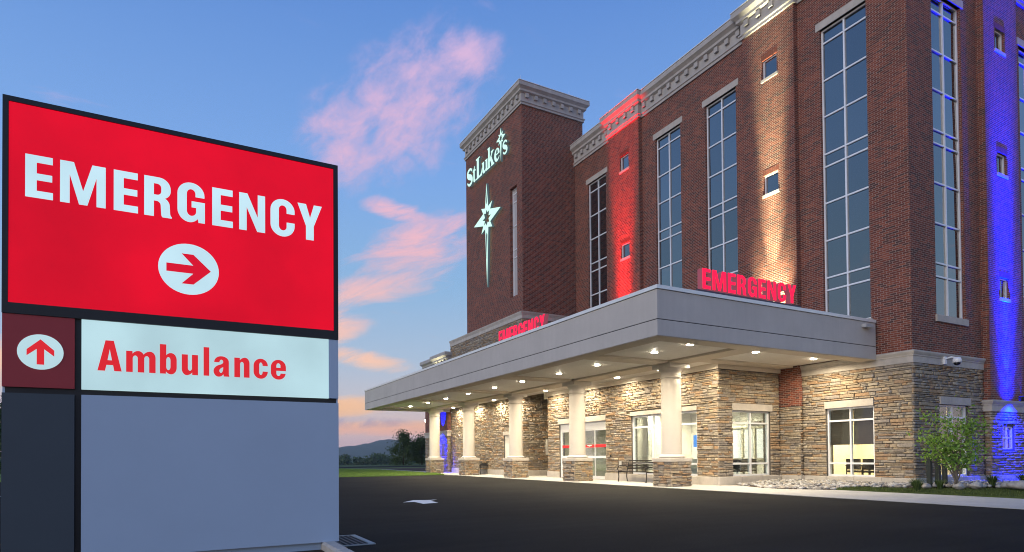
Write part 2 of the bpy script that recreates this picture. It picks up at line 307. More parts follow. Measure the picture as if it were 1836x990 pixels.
def wall(name, axis, plane, a0, a1, z0, z1, holes, thick, m, parent):
    """wall sheet with real openings; axis 'X' = plane of constant X facing -X, 'Y' = constant Y facing -Y; back side at plane+thick"""
    As = sorted({a0, a1, *[h[0] for h in holes], *[h[1] for h in holes]}); Zs = sorted({z0, z1, *[h[2] for h in holes], *[h[3] for h in holes]})
    As = [a for a in As if a0 <= a <= a1]; Zs = [z for z in Zs if z0 <= z <= z1]
    na, nz_ = len(As)-1, len(Zs)-1
    solid = lambda i, j: 0 <= i < na and 0 <= j < nz_ and not any(h[0]-1e-6 <= As[i] and As[i+1] <= h[1]+1e-6 and h[2]-1e-6 <= Zs[j] and Zs[j+1] <= h[3]+1e-6 for h in holes)
    P = lambda d, a, z: (plane+d, a, z) if axis == 'X' else (a, plane+d, z)
    vid = {}; vs = []; fs = []
    def V(k, i, j):
        key = (k, i, j)
        if key not in vid: vid[key] = len(vs); vs.append(P(thick*k, As[i], Zs[j]))
        return vid[key]
    for i in range(na):
        for j in range(nz_):
            if not solid(i, j): continue
            fs.append((V(0, i, j), V(0, i+1, j), V(0, i+1, j+1), V(0, i, j+1))); fs.append((V(1, i, j), V(1, i, j+1), V(1, i+1, j+1), V(1, i+1, j)))
            if not solid(i-1, j): fs.append((V(0, i, j), V(0, i, j+1), V(1, i, j+1), V(1, i, j)))
            if not solid(i+1, j): fs.append((V(0, i+1, j), V(1, i+1, j), V(1, i+1, j+1), V(0, i+1, j+1)))
            if not solid(i, j-1): fs.append((V(0, i, j), V(1, i, j), V(1, i+1, j), V(0, i+1, j)))
            if not solid(i, j+1): fs.append((V(0, i, j+1), V(0, i+1, j+1), V(1, i+1, j+1), V(1, i, j+1)))
    return MB().add(vs, fs).build(name, m, parent)

def slab_box(axis, plane, d0, d1, a0, a1, z0, z1):
    """box given by depth range from a facade plane (negative = proud)"""
    return (plane+d0, a0, z0, plane+d1, a1, z1) if axis == 'X' else (a0, plane+d0, z0, a1, plane+d1, z1)

PANES = {}
def window(parent, axis, plane, a0, a1, z0, z1, vb, hb, glass, rec=.10, fr=.055, dep=.09, tilt=.004, name='window'):
    """frame part at recess rec; every light is a pane sub-part"""
    mb = MB(); B = lambda *q: mb.box(*slab_box(axis, plane, rec, rec+dep, *q))
    B(a0, a0+fr, z0, z1); B(a1-fr, a1, z0, z1)
    B(a0+fr, a1-fr, z0, z0+fr); B(a0+fr, a1-fr, z1-fr, z1)
    hs = [z0+fr/2]+list(hb)+[z1-fr/2]; vsx = [a0+fr/2]+list(vb)+[a1-fr/2]
    for v in vb: mb.box(*slab_box(axis, plane, rec-.006, rec+dep-.006, v-fr/2, v+fr/2, z0+fr, z1-fr))
    for h in hb:
        for i in range(len(vsx)-1): mb.box(*slab_box(axis, plane, rec+.004, rec+dep-.01, vsx[i]+fr/2, vsx[i+1]-fr/2, h-fr/2, h+fr/2))
    w = mb.build(name, ALU, parent)
    for i in range(len(vsx)-1):
        for j in range(len(hs)-1):
            p0, p1, q0, q1 = vsx[i]+fr/2, vsx[i+1]-fr/2, hs[j]+fr/2, hs[j+1]-fr/2
            me_key = (axis, round(p1-p0, 3), round(q1-q0, 3), glass.name)
            if me_key not in PANES:
                x, z = (p1-p0)/2-.001, (q1-q0)/2-.001; t = .006
                me = bpy.data.meshes.new('pane')
                pts = [(sx_*t, sa*x, sz*z) if axis == 'X' else (sa*x, sx_*t, sz*z) for sx_ in (-1, 1) for sa in (-1, 1) for sz in (-1, 1)]
                me.from_pydata(pts, [], [(0, 1, 3, 2), (4, 6, 7, 5), (0, 4, 5, 1), (2, 3, 7, 6), (0, 2, 6, 4), (1, 5, 7, 3)])
                b = bmesh.new(); b.from_mesh(me); bmesh.ops.recalc_face_normals(b, faces=b.faces); b.to_mesh(me); b.free()
                me.materials.append(glass); PANES[me_key] = me
            o = bpy.data.objects.new('pane', PANES[me_key]); COL.objects.link(o); o.parent = w
            c = Vector(slab_box(axis, plane, rec+.05, 0, (p0+p1)/2, 0, (q0+q1)/2, 0)[:3]); o.location = c-wl(w)
            o.rotation_euler = (random.gauss(0, tilt), random.gauss(0, tilt), random.gauss(0, tilt))
    return w

# -- ledge stones -------------------------------------------------
def stone_mesh(k):
    r = random.Random(100+k); j = lambda a: r.uniform(-a, a)
    back = [(-.5, 1, -.5), (.5, 1, -.5), (.5, 1, .5), (-.5, 1, .5)]
    ring = [(-.5+r.uniform(0, .012), .42+j(.12), -.5+r.uniform(0, .07)), (.5-r.uniform(0, .012), .42+j(.12), -.5+r.uniform(0, .07)), (.5-r.uniform(0, .012), .42+j(.12), .5-r.uniform(0, .09)), (-.5+r.uniform(0, .012), .42+j(.12), .5-r.uniform(0, .09))]
    fr = [(-.46+j(.02), .05+abs(j(.22)), -.36+j(.09)), (.46+j(.02), .05+abs(j(.22)), -.36+j(.09)), (.46+j(.02), .05+abs(j(.22)), .36+j(.09)), (-.46+j(.02), .05+abs(j(.22)), .36+j(.09))]
    mid = [(-.12+j(.2), 0+abs(j(.15)), -.34+j(.1)), (.12+j(.2), abs(j(.15)), .34+j(.1))]
    v = back+ring+fr+mid
    f = [(0, 1, 5, 4), (1, 2, 6, 5), (2, 3, 7, 6), (3, 0, 4, 7), (4, 5, 12), (5, 9, 12), (4, 12, 8), (5, 6, 10, 9), (6, 7, 13), (6, 13, 10), (7, 11, 13), (7, 4, 8, 11), (8, 12, 13, 11), (12, 9, 10, 13)]
    return v, f
STV = [stone_mesh(k) for k in range(14)]
STM = []
for v, f in STV:
    me = bpy.data.meshes.new('stone'); me.from_pydata(v, [], f)
    b = bmesh.new(); b.from_mesh(me); bmesh.ops.triangulate(b, faces=b.faces); bmesh.ops.recalc_face_normals(b, faces=b.faces); b.to_mesh(me); b.free()
    me.materials.append(STONE); STM.append(me)
ROWS_Z = []
_r = random.Random(3); _z = .31
while _z < 9.0:
    h = _r.choice([.045, .055, .065, .078, .09, .105, .125]); ROWS_Z.append((_z, _z+h)); _z += h+.006
def ledge(axis, plane, a0, a1, z0, z1, holes, seed=1, lens=(.10, .52), sgn=1):
    """list of stones (axis, plane, sgn, a, z, w, h, d)"""
    r = random.Random(seed); res = []
    rows = [(max(z0, p), min(z1, q)) for p, q in ROWS_Z if q > z0+.03 and p < z1-.03]
    if z0 < .30:
        rows = []; z = z0
        while z < z1-.03:
            h = r.choice([.06, .07, .085, .10, .11]); h = min(h, z1-z)
            if z1-z-h < .04: h = z1-z
            rows.append((z, z+h)); z += h+.005
    for (p, q) in rows:
        mid = (p+q)/2; free = [(a0, a1)]
        for (h0, h1, k0, k1) in holes:
            if k0-.01 < mid < k1+.01:
                nf = []
                for (s, e) in free:
                    if h1 <= s or h0 >= e: nf.append((s, e)); continue
                    if h0 > s: nf.append((s, h0))
                    if h1 < e: nf.append((h1, e))
                free = nf
        for (s, e) in free:
            x = s
            while x < e-.01:
                w = r.uniform(*lens)*(1.25 if r.random() < .25 else 1)
                if e-x-w < .09: w = e-x
                split = (q-p) > .08 and r.random() < .22
                parts = [(p, q)] if not split else [(p, p+(q-p)*.48), (p+(q-p)*.52, q)]
                for (pp, qq) in parts:
                    res.append((axis, plane, sgn, x+w/2, (pp+qq)/2, w-.006, qq-pp, r.uniform(.02, .075)))
                x += w
    return res
def proj_size(st):
    ax, pl, sg, a, z, w, h, d = st
    p = Vector((pl, a, z)) if ax == 'X' else Vector((a, pl, z)); q = p+(Vector((0, w, 0)) if ax == 'X' else Vector((w, 0, 0)))
    def pr(v):
        c = v-Vector((0, 0, CAMZ)); zz = max(.1, c.dot(fw)); return Vector((c.dot(r2)/zz*FPX, c.dot(u2)/zz*FPX))
    return (pr(p)-pr(q)).length*h/max(1, (p-cam.location).length)
def put_stones(stones, parent, limit=300, minsize=None):
    order = sorted(stones, key=proj_size, reverse=True); ind = order[:limit]; rest = order[limit:]
    rr = random.Random(5); base = wl(parent)
    for (ax, pl, sg, a, z, w, h, d) in ind:
        o = bpy.data.objects.new('stone', rr.choice(STM)); COL.objects.link(o); o.parent = parent
        dd = d
        if ax == 'X':
            o.location = Vector((pl-sg*dd, a, z))-base; o.rotation_euler = (0, 0, -PI/2 if sg > 0 else PI/2); o.scale = (w, dd+.015, h)
        else:
            o.location = Vector((a, pl-sg*dd, z))-base; o.rotation_euler = (0, 0, 0 if sg > 0 else PI); o.scale = (w, dd+.015, h)
    if rest:
        Vs = []; Fs = []; k = 0
        tri = []
        for v, f in STV: tri.append((np.array(v), [t for q in f for t in ([q] if len(q) == 3 else [(q[0], q[1], q[2]), (q[0], q[2], q[3])])]))
        for (ax, pl, sg, a, z, w, h, d) in rest:
            v, f = tri[rr.randrange(14)]; v = v*np.array((w, d+.015, h))
            if sg < 0: v = v*np.array((-1, -1, 1))
            if ax == 'X': P = np.stack([pl-sg*d+v[:, 1], a-v[:, 0], z+v[:, 2]], 1)
            else: P = np.stack([a+v[:, 0], pl-sg*d+v[:, 1], z+v[:, 2]], 1)
            Vs.append(P); Fs.append(np.array(f)+k); k += len(v)
        o = np_mesh('stones', np.concatenate(Vs), np.concatenate(Fs), STONE, parent); o['kind'] = 'stuff'

def sweep(name, path, prof, m, parent, closed=False):
    """profile (out, z) swept along an axis-aligned plan path; outward = left-hand normal (-dy, dx)"""
    P = [Vector(p) for p in path]; n = len(P); mb = MB(); vs = []; fs = []; k = len(prof)
    nrm_ = []
    for i in range(n-1):
        d = (P[i+1]-P[i]).normalized(); nrm_.append(Vector((-d.y, d.x)))
    for i in range(n):
        a = nrm_[max(i-1, 0)]; b = nrm_[min(i, n-2)]
        off = a if (a-b).length < 1e-6 else a+b
        for (o_, z) in prof: vs.append((P[i].x+off.x*o_, P[i].y+off.y*o_, z))
    for i in range(n-1):
        for j in range(k): fs.append((i*k+j, i*k+(j+1) % k, (i+1)*k+(j+1) % k, (i+1)*k+j))
    fs.append(tuple(range(k-1, -1, -1))); fs.append(tuple((n-1)*k+j for j in range(k)))
    return mb.add(vs, fs).build(name, m, parent)
def dentils(path, z0, z1, o0, o1, w, step, m, parent, first=.35):
    P = [Vector(p) for p in path]
    for i in range(len(P)-1):
        L = (P[i+1]-P[i]).length
        if L < .8: continue
        d = (P[i+1]-P[i]).normalized(); nn = Vector((-d.y, d.x)); cnt = max(1, round((L-2*first)/step)); st = (L-2*first)/cnt
        for q in range(cnt+1):
            c = P[i]+d*(first+q*st); e = c+nn*(o0+o1)/2
            x, y = (w/2, (o1-o0)/2) if abs(d.x) > .5 else ((o1-o0)/2, w/2)
            MB().box(e.x-x, e.y-y, z0, e.x+x, e.y+y, z1).build('dentil_block', m, parent)
def area(name, loc, energy, col, size, rot=(0, 0, 0), shape='DISK', spread=rad(150), parent=None, size_y=None):
    l = bpy.data.lights.new(name, 'AREA'); l.shape = shape; l.size = size; l.energy = energy; l.color = col; l.spread = spread
    if size_y: l.size_y = size_y
    o = bpy.data.objects.new(name, l); COL.objects.link(o); o.parent = parent; o.location = Vector(loc)-wl(parent); o.rotation_euler = rot; return o
def spot(name, loc, target, energy, col, ang, blend=.6, r=.03, parent=None):
    l = bpy.data.lights.new(name, 'SPOT'); l.energy = energy; l.color = col; l.spot_size = rad(ang); l.spot_blend = blend; l.shadow_soft_size = r
    o = bpy.data.objects.new(name, l); COL.objects.link(o); o.parent = parent; o.location = Vector(loc)-wl(parent)
    o.rotation_euler = (Vector(target)-Vector(loc)).to_track_quat('-Z', 'Y').to_euler(); return o

# ------------------------------------------------------------------ measured frame of the place
Xc, Yc0, Yc1, ZCT, ZCG, ZCB = 10.784, 12.009, 39.73, 5.452, 4.58, 4.158
Xm, Ym, Xp, Yp = 20.204, 10.927, 19.992, 10.685
P2A, P2B, P1A, P1B, XR1, XR2 = 14.788, 17.108, 23.467, 25.872, 24.414, 26.76
Xt, Xt2, Yt0, Yt1, ZTW, ZTB, ZCO = 16.712, 20.787, 29.307, 36.70, 20.456, 9.03, 17.716
Xs, Ys, Ye = 16.811, 15.643, 26.98
Xk, YK, KS = 15.222, [16.303, 22.07, 27.574, 33.314, 38.788], .468
XB = 16.60   # stone base of the tower
WARM = (1.0, .84, .60)

# ------------------------------------------------------------------ ground, road, pavements
def ground_mat(name, cols, scale, rough=.95, bump=(40, .4, .01), big=None, spec=.3):
    m = bpy.data.materials.new(name); m.use_nodes = True; t = m.node_tree; b = t.nodes['Principled BSDF']
    g = t.nodes.new('ShaderNodeNewGeometry'); n = nt_new(t, 'ShaderNodeTexNoise', inp={'Scale': scale, 'Detail': 8.0, 'Roughness': .7}); t.links.new(g.outputs['Position'], n.inputs['Vector'])
    r = ramp(t, [(.25+.5*i/(len(cols)-1), c) for i, c in enumerate(cols)]); t.links.new(n.outputs[0], r.inputs[0]); c = r.outputs[0]
    if big:
        n3 = nt_new(t, 'ShaderNodeTexNoise', inp={'Scale': big[0], 'Detail': 4.0, 'Distortion': .6}); t.links.new(g.outputs['Position'], n3.inputs['Vector'])
        r3 = ramp(t, [(.35, (1-big[1],)*3), (.65, (1+big[1],)*3)]); t.links.new(n3.outputs[0], r3.inputs[0])
        mul = nt_new(t, 'ShaderNodeMix', data_type='RGBA', blend_type='MULTIPLY', inp={0: 1.0}); t.links.new(c, mul.inputs[6]); t.links.new(r3.outputs[0], mul.inputs[7]); c = mul.outputs[2]
    t.links.new(c, b.inputs['Base Color']); b.inputs['Roughness'].default_value = rough; b.inputs['Specular IOR Level'].default_value = spec
    n2 = nt_new(t, 'ShaderNodeTexNoise', inp={'Scale': bump[0], 'Detail': 4.0}); t.links.new(g.outputs['Position'], n2.inputs['Vector'])
    bp = nt_new(t, 'ShaderNodeBump', inp={'Strength': bump[1], 'Distance': bump[2]}); t.links.new(n2.outputs[0], bp.inputs['Height']); t.links.new(bp.outputs[0], b.inputs['Normal'])
    return m
ASPH = ground_mat('asphalt', [(.006, .006, .0054), (.0165, .0163, .0145), (.036, .035, .031)], 40, .92, (130, .9, .008), (.35, .2), .10)
streaky(ASPH, (.35, 2.4, 1.0), .22)
GRASS = ground_mat('turf', [(.035, .052, .013), (.06, .088, .020), (.085, .115, .030)], 8, .95, (60, .6, .03), (.25, .18))
FIELD = ground_mat('field_grass', [(.05, .075, .022), (.075, .105, .03), (.10, .125, .045)], .9, .95, (20, .6, .03), (.03, .2))
CONC = ground_mat('concrete', [(.36, .345, .315), (.43, .415, .385), (.49, .475, .44)], 6, .85, (90, .3, .004), (.7, .07))
MULCH = ground_mat('mulch', [(.025, .014, .009), (.05, .028, .017), (.08, .048, .03)], 25, .95, (35, 1.0, .03))
PAINT = ground_mat('road_paint', [(.62, .63, .63), (.74, .75, .75), (.80, .80, .80)], 30, .7, (100, .3, .003))

def zt(y):   # the field falls away behind the site
    if y < 88: return -.03
    t = min(1, (y-88)/70); return -.03-9*t*t*(3-2*t)
mb = MB(); ys = [-60, -20, 0, 40, 70, 84, 90, 98, 108, 118, 130, 145, 160, 300, 900, 2500, 4200]; xs = [-1600, -900, -200, -60, 0, 60, 200, 900, 2600]
vs = [(x, y, zt(y)) for y in ys for x in xs]; nx = len(xs)
mb.add(vs, [(j*nx+i, j*nx+i+1, (j+1)*nx+i+1, (j+1)*nx+i) for j in range(len(ys)-1) for i in range(nx-1)])
props(mb.build('ground', FIELD), 'open field running back to the woods', None, None, 'structure')

def sheet(name, pts, z, m, label=None, thick=None, parent=None):
    mb = MB()
    if thick: mb.prism(pts, z-thick, z)
    else: mb.add([(x, y, z) for x, y in pts], [tuple(range(len(pts)))])
    o = mb.build(name, m, parent)
    if parent is None: props(o, label, None, None, 'structure')
    return o
SWX = 14.32
sheet('road', [(-45, -25), (45, -25), (45, 2), (SWX, 3), (SWX, 33.2), (13.6, 34.6), (11.0, 34.55), (8.0, 34.7), (2.0, 35.6), (-6, 38), (-20, 46), (-45, 55)], 0.0, ASPH, 'dark asphalt driveway in front of the canopy')
# far lane and path beyond the lawn
sheet('road', [(-60, 66), (8, 66.5), (17, 66), (24, 64.5), (33, 64), (60, 63), (60, 70), (32, 72), (22, 73.5), (16, 73.5), (-60, 76)], -.015, ASPH, 'far lane behind the lawn')
pth = sheet('path', [(2.5, 59.0), (9, 58.3), (13.3, 57.4), (15.2, 52), (15.3, 46), (14.9, 41), (14.8, 39.9), (16.1, 39.9), (16.2, 46), (16.4, 52), (15.4, 57.9), (13, 60.6), (9, 61.4), (2.5, 62)], .012, CONC, 'curving concrete path beside the lawn')
sheet('mulch_bed', [(16.35, 43.6), (22, 44), (24, 56), (16.0, 56.4), (16.6, 51)], .03, MULCH, 'dark mulch bed beyond the lower wing')

# lawn left of the canopy
def blades(name, pts_fn, n, h, w, mats, parent, label, seed=1):
    r = np.random.default_rng(seed); P = pts_fn(r, n); n = len(P)
    a = r.uniform(0, 2*PI, n); hh = h*r.uniform(.5, 1.3, n); ln = r.normal(0, .35, (n, 2))*hh[:, None]; ww = w*r.uniform(.6, 1.3, n)
    d = np.stack([np.cos(a), np.sin(a)], 1)*ww[:, None]
    v = np.zeros((n, 3, 3)); v[:, 0, :2] = P[:, :2]-d; v[:, 1, :2] = P[:, :2]+d; v[:, 2, :2] = P[:, :2]+ln; v[:, :2, 2] = P[:, 2:3]; v[:, 2, 2] = P[:, 2]+hh
    o = np_mesh(name, v.reshape(-1, 3), np.arange(n*3).reshape(-1, 3), mats, parent)
    return props(o, label, 'grass', None, 'stuff')
def leaf_mat(name, c0, c1, trans=.3):
    m = bpy.data.materials.new(name); m.use_nodes = True; t = m.node_tree; b = t.nodes['Principled BSDF']
    g = t.nodes.new('ShaderNodeNewGeometry'); r = ramp(t, [(0, c0), (1, c1)]); t.links.new(g.outputs['Random Per Island'], r.inputs[0]); t.links.new(r.outputs[0], b.inputs['Base Color'])
    b.inputs['Roughness'].default_value = .65; b.inputs['Specular IOR Level'].default_value = .25
    if trans:
        o = t.nodes['Material Output']; mx = t.nodes.new('ShaderNodeMixShader'); mx.inputs[0].default_value = trans; tl = t.nodes.new('ShaderNodeBsdfTranslucent'); t.links.new(r.outputs[0], tl.inputs[0])
        t.links.new(b.outputs[0], mx.inputs[1]); t.links.new(tl.outputs[0], mx.inputs[2]); t.links.new(mx.outputs[0], o.inputs[0])
    return m
BLADE = leaf_mat('grass_blade', (.05, .072, .016), (.11, .145, .04), .2)
lawn_pts = [(8.0, 34.7), (11, 34.55), (13.6, 34.6), (14.30, 34.9), (14.72, 39.4), (15.0, 46), (15.0, 52), (13.2, 57.3), (2, 58.6), (-14, 60), (-14, 46), (-6, 39.5), (2.0, 36)]
sheet('lawn', lawn_pts, .045, ground_mat('lawn_turf', [(.085, .15, .026), (.12, .205, .036), (.155, .245, .05)], 8, .95, (60, .6, .03), (.25, .18)), 'mown lawn left of the canopy columns', .08)
def in_poly(P, poly):
    x, y = P[:, 0], P[:, 1]; ins = np.zeros(len(P), bool); n = len(poly)
    for i in range(n):
        x0, y0 = poly[i]; x1, y1 = poly[(i+1) % n]
        c = ((y0 > y) != (y1 > y)) & (x < (x1-x0)*(y-y0)/((y1-y0) or 1e-9)+x0); ins ^= c
    return ins
def area_pts(poly, z, box=None):
    def fn(r, n):
        xs_ = [p[0] for p in poly]; ys_ = [p[1] for p in poly]; b = box or (min(xs_), max(xs_), min(ys_), max(ys_))
        P = np.stack([r.uniform(b[0], b[1], n), r.uniform(b[2], b[3], n), np.full(n, z)], 1); return P[in_poly(P, poly)]
    return fn
blades('grass', area_pts(lawn_pts, .043, (4, 16, 34, 58)), 45000, .07, .012, leaf_mat('lawn_blade', (.11, .19, .03), (.22, .33, .07), .2), None, 'short mown grass on the lawn left of the canopy', 2)

# pavement: individual concrete slabs from the drive edge to the building
pav = thing('sidewalk', (SWX, 12, 0), 'pale concrete pavement along the building', None, None, 'structure')
def east(y):   # right-hand border of the pavement (rock bed, lawn or wall)
    pts = [(-20, 17.3), (3, 17.25), (8.6, 17.4), (11.7, 17.35), (12.9, 16.55), (14.0, 16.75), (15.2, 17.4), (15.5, 17.6)]
    for (y0, x0), (y1, x1) in zip(pts, pts[1:]):
        if y0 <= y <= y1: return x0+(x1-x0)*(y-y0)/(y1-y0)
    return 18.4 if y > 26.9 else 16.9
yb = [-12, -9, -6, -3, -.5, 1.5, 3.5, 5.5, 7.5, 9.4, 11.2, 13.0, 14.6, 16.3, 18.2, 20.1, 22.07, 23.9, 25.7, 27.57, 29.4, 31.4, 33.3]
for y0, y1 in zip(yb, yb[1:]):
    g = .005; pts = [(SWX, y0+g), (SWX, y1-g)] + [(east(y)-.0, y) for y in np.linspace(y1-g, y0+g, 8)]
    MB().prism(pts[::-1], -.10, .012).build('paving_slab', CONC, pav)
MB().prism([(14.34, 33.31), (16.9, 33.31), (16.9, 40.2), (16.2, 40.2), (16.1, 39.85), (14.8, 39.85)], -.10, .012).build('paving_slab', CONC, pav)

# right-hand planting: rock bed, lawn strip
bed_poly = [(17.42, 15.45), (16.77, 14.0), (16.57, 12.9), (17.35, 11.72), (18.3, 11.6), (18.6, 10.5), (20.0, 9.2), (24, 7.2), (42, 4.6), (42, 10.55), (20.1, 10.8), (20.0, 15.45)]
def bed_z(x, y): return .03+.11*min(1, max(0, (x-17.2)/2.0))
mbb = MB().prism(bed_poly, -.1, .03); props(mbb.build('planting_bed', MULCH), 'soil bed under the river rocks', None, None, 'structure')
strip = [(17.30, -8), (17.30, 3), (17.45, 8.6), (17.40, 11.68), (18.28, 11.55), (18.57, 10.47), (19.97, 9.16), (24, 7.15), (42, 4.5), (42, -8)]
sheet('lawn', strip, .05, GRASS, 'narrow lawn strip between pavement and river rocks', .1)
blades('grass', area_pts(strip, .048, (17.2, 24, 4.5, 11.8)), 60000, .06, .008, BLADE, None, 'short grass of the narrow strip by the pavement', 5)

# river rocks
ROCK = ground_mat('river_rock', [(.16, .155, .15), (.30, .29, .28), (.42, .41, .40)], 9, .85, (50, .5, .006))
def ico():
    b = bmesh.new(); bmesh.ops.create_icosphere(b, subdivisions=1, radius=1); v = np.array([x.co[:] for x in b.verts]); f = np.array([[q.index for q in p.verts] for p in b.faces]); b.free(); return v, f
IV, IF = ico()
def rock_mat():
    m = bpy.data.materials.new('cobble'); m.use_nodes = True; t = m.node_tree; b = t.nodes['Principled BSDF']
    g = t.nodes.new('ShaderNodeNewGeometry'); cols = [(.15, .145, .14), (.26, .25, .245), (.36, .35, .34), (.22, .20, .175), (.42, .41, .40), (.30, .265, .22)]
    oi = t.nodes.new('ShaderNodeObjectInfo'); v = math_n(t, 'FRACT', math_n(t, 'ADD', oi.outputs['Random'], g.outputs['Random Per Island']))
    r = ramp(t, [(i/6, c) for i, c in enumerate(cols)], 'CONSTANT'); t.links.new(v, r.inputs[0]); t.links.new(r.outputs[0], b.inputs['Base Color']); b.inputs['Roughness'].default_value = .8
    return m
COB = rock_mat()
Vs = []; Fs = []; k = 0
P = area_pts(bed_poly, 0, (16.5, 26.5, 6.2, 15.5))(RNG, 9000)
for (x, y, _) in P:
    s = .038+.055*RNG.random()**1.6; v = IV*(1+RNG.normal(0, .13, (len(IV), 1)))*np.array([s*RNG.uniform(.9, 1.5), s*RNG.uniform(.8, 1.2), s*RNG.uniform(.5, .8)])
    a = RNG.uniform(0, 2*PI); c, s_ = math.cos(a), math.sin(a); v = np.stack([v[:, 0]*c-v[:, 1]*s_, v[:, 0]*s_+v[:, 1]*c, v[:, 2]], 1)+np.array([x, y, bed_z(x, y)-.01+RNG.uniform(0, .03)])
    Vs.append(v); Fs.append(IF+k); k += len(v)
o = np_mesh('gravel', np.concatenate(Vs), np.concatenate(Fs), COB); o.data.polygons.foreach_set('use_smooth', [True]*len(o.data.polygons))
props(o, 'grey and tan river rocks in the bed along the wall', 'rocks', None, 'stuff')
# mound of soil so that the rocks do not float
mb = MB(); n1 = 30
gx = np.linspace(16.6, 41.8, 80); gy = np.linspace(4.5, 15.44, 46); idx = {}
gv = []; gf = []
for i, x in enumerate(gx):
    for j, y in enumerate(gy): idx[i, j] = len(gv); gv.append((x, y, bed_z(x, y)-.012))
ins = in_poly(np.array(gv), bed_poly)
for i in range(79):
    for j in range(45):
        q = (idx[i, j], idx[i+1, j], idx[i+1, j+1], idx[i, j+1])
        if all(ins[w] for w in q): gf.append(q)
props(mb.add(gv, gf).build('planting_soil', MULCH, fix=False), 'raised soil under the river rocks', None, None, 'structure')
bold = [(19.55, 7.95, .20), (20.2, 7.75, .15), (20.9, 7.55, .17), (18.75, 9.0, .12), (19.15, 8.75, .13), (19.9, 8.35, .14), (21.6, 7.4, .16), (18.62, 9.75, .11), (20.6, 8.3, .13)]
for i, (x, y, s) in enumerate(bold):
    b = bmesh.new(); bmesh.ops.create_icosphere(b, subdivisions=3, radius=1)
    rr = random.Random(i); ph = [rr.uniform(0, 6) for _ in range(6)]
    for v in b.verts:
        c = v.co; f = 1+.10*math.sin(3*c.x+ph[0])+.10*math.sin(4*c.y+ph[1])+.08*math.sin(5*c.z+ph[2]+2*c.x)
        v.co = Vector((c.x*s*1.25*f, c.y*s*f, c.z*s*.7*f))
    me = bpy.data.meshes.new('boulder'); b.to_mesh(me); b.free(); me.polygons.foreach_set('use_smooth', [True]*len(me.polygons)); me.materials.append(ROCK)
    o = link('boulder', me); o.location = (x, y, bed_z(x, y)+s*.45); o.rotation_euler = (0, 0, rr.uniform(0, 6))
    ordn = ['first', 'second', 'third', 'fourth', 'fifth', 'sixth', 'seventh', 'eighth', 'ninth']
    props(o, 'rounded grey boulder at the lawn strip edge, %s largest of its row' % ordn[sorted(range(9), key=lambda q: -bold[q][2]).index(i)], 'boulder', 'boulders along the lawn strip')

# painted arrow on the asphalt: a straight arrow pointing left-away
A = [(4.84, 14.46), (5.33, 15.06), (5.62, 14.86), (5.91, 14.92), (5.60, 14.58), (5.53, 13.88), (5.10, 13.74), (5.13, 14.45)]
props(sheet('painted_arrow', A, .004, PAINT), 'white painted direction arrow on the dark asphalt', 'road marking', None, 'thing')
props(sheet('parking_line', [(-6.9, 24.0), (-3.0, 24.0), (-3.0, 24.14), (-6.9, 24.14)], .004, PAINT), 'white painted bay line seen left of the big sign', 'road marking', None, 'thing')

# ------------------------------------------------------------------ main brick building
hosp = thing('hospital_building', (Xm, Ym, 0), 'four storey red brick hospital with tall window strips and stone base', 'building')
WBARS = [5.57, 6.884, 7.329, 8.648, 9.989, 11.295, 11.744, 13.092, 14.388, 15.724, 16.21]
WY = [(12.215, 13.895), (17.657, 19.333), (20.83, 22.50), (26.38, 28.03)]
wx7 = [(21.62, 23.43), (27.50, 29.30), (31.4, 33.2), (36.2, 38.0)]
hx = [(a, b, WBARS[0], WBARS[-1]) for a, b in WY]
gC = (12.165, 13.855, .315, 2.68); gD = (21.65, 23.40, .315, 2.67)
wall('brick_wall', 'X', Xm, Ym+.35, Yt0, 4.12, ZCO+.3, hx, .35, BRICK, hosp)
wall('brick_wall', 'Y', Ym, Xm, 44, 4.12, ZCO+.3, [(a, b, WBARS[0], WBARS[-1]) for a, b in wx7], .35, BRICK, hosp)
wall('stone_backing', 'X', Xm, Ym+.35, P2A, 0, 4.12, [gC], .35, MORTAR, hosp)
wall('stone_backing', 'Y', Ym, Xm, XR1+.2, 0, 4.12, [gD], .35, MORTAR, hosp)
wall('stone_backing', 'Y', Ym, XR1+.2, 44, 0, 2.6, [], .35, MORTAR, hosp); MB().box(XR1+.2, Ym, 2.6, 44, Ym+.35, 4.12).build('brick_wall', BRICK, hosp)
MB().box(43.65, Ym+.35, 0, 44, 40, ZCO+.3).box(Xt2+.01, 39.65, 0, 43.65, 40, ZCO+.3).build('brick_wall', BRICK, hosp)
for a, b in WY: window(hosp, 'X', Xm, a, b, WBARS[0], WBARS[-1], [(a+b)/2], WBARS[1:-1], GREFL)
for a, b in wx7: window(hosp, 'Y', Ym, a, b, WBARS[0], WBARS[-1], [(a+b)/2], WBARS[1:-1], GREFL)
for a, b in WY: MB().box(Xm-.03, a-.14, WBARS[-1], Xm+.10, b+.14, WBARS[-1]+.27).build('lintel', PRECAST, hosp)
for a, b in wx7:
    MB().box(a-.14, Ym-.03, WBARS[-1], b+.14, Ym+.10, WBARS[-1]+.27).build('lintel', PRECAST, hosp)
    MB().box(a-.06, Ym-.06, WBARS[0]-.22, b+.06, Ym+.12, WBARS[0]).build('sill', PRECAST, hosp)
for a, b in WY[:1]: MB().box(Xm-.05, a-.06, WBARS[0]-.2, Xm+.1, b+.06, WBARS[0]).build('sill', PRECAST, hosp)
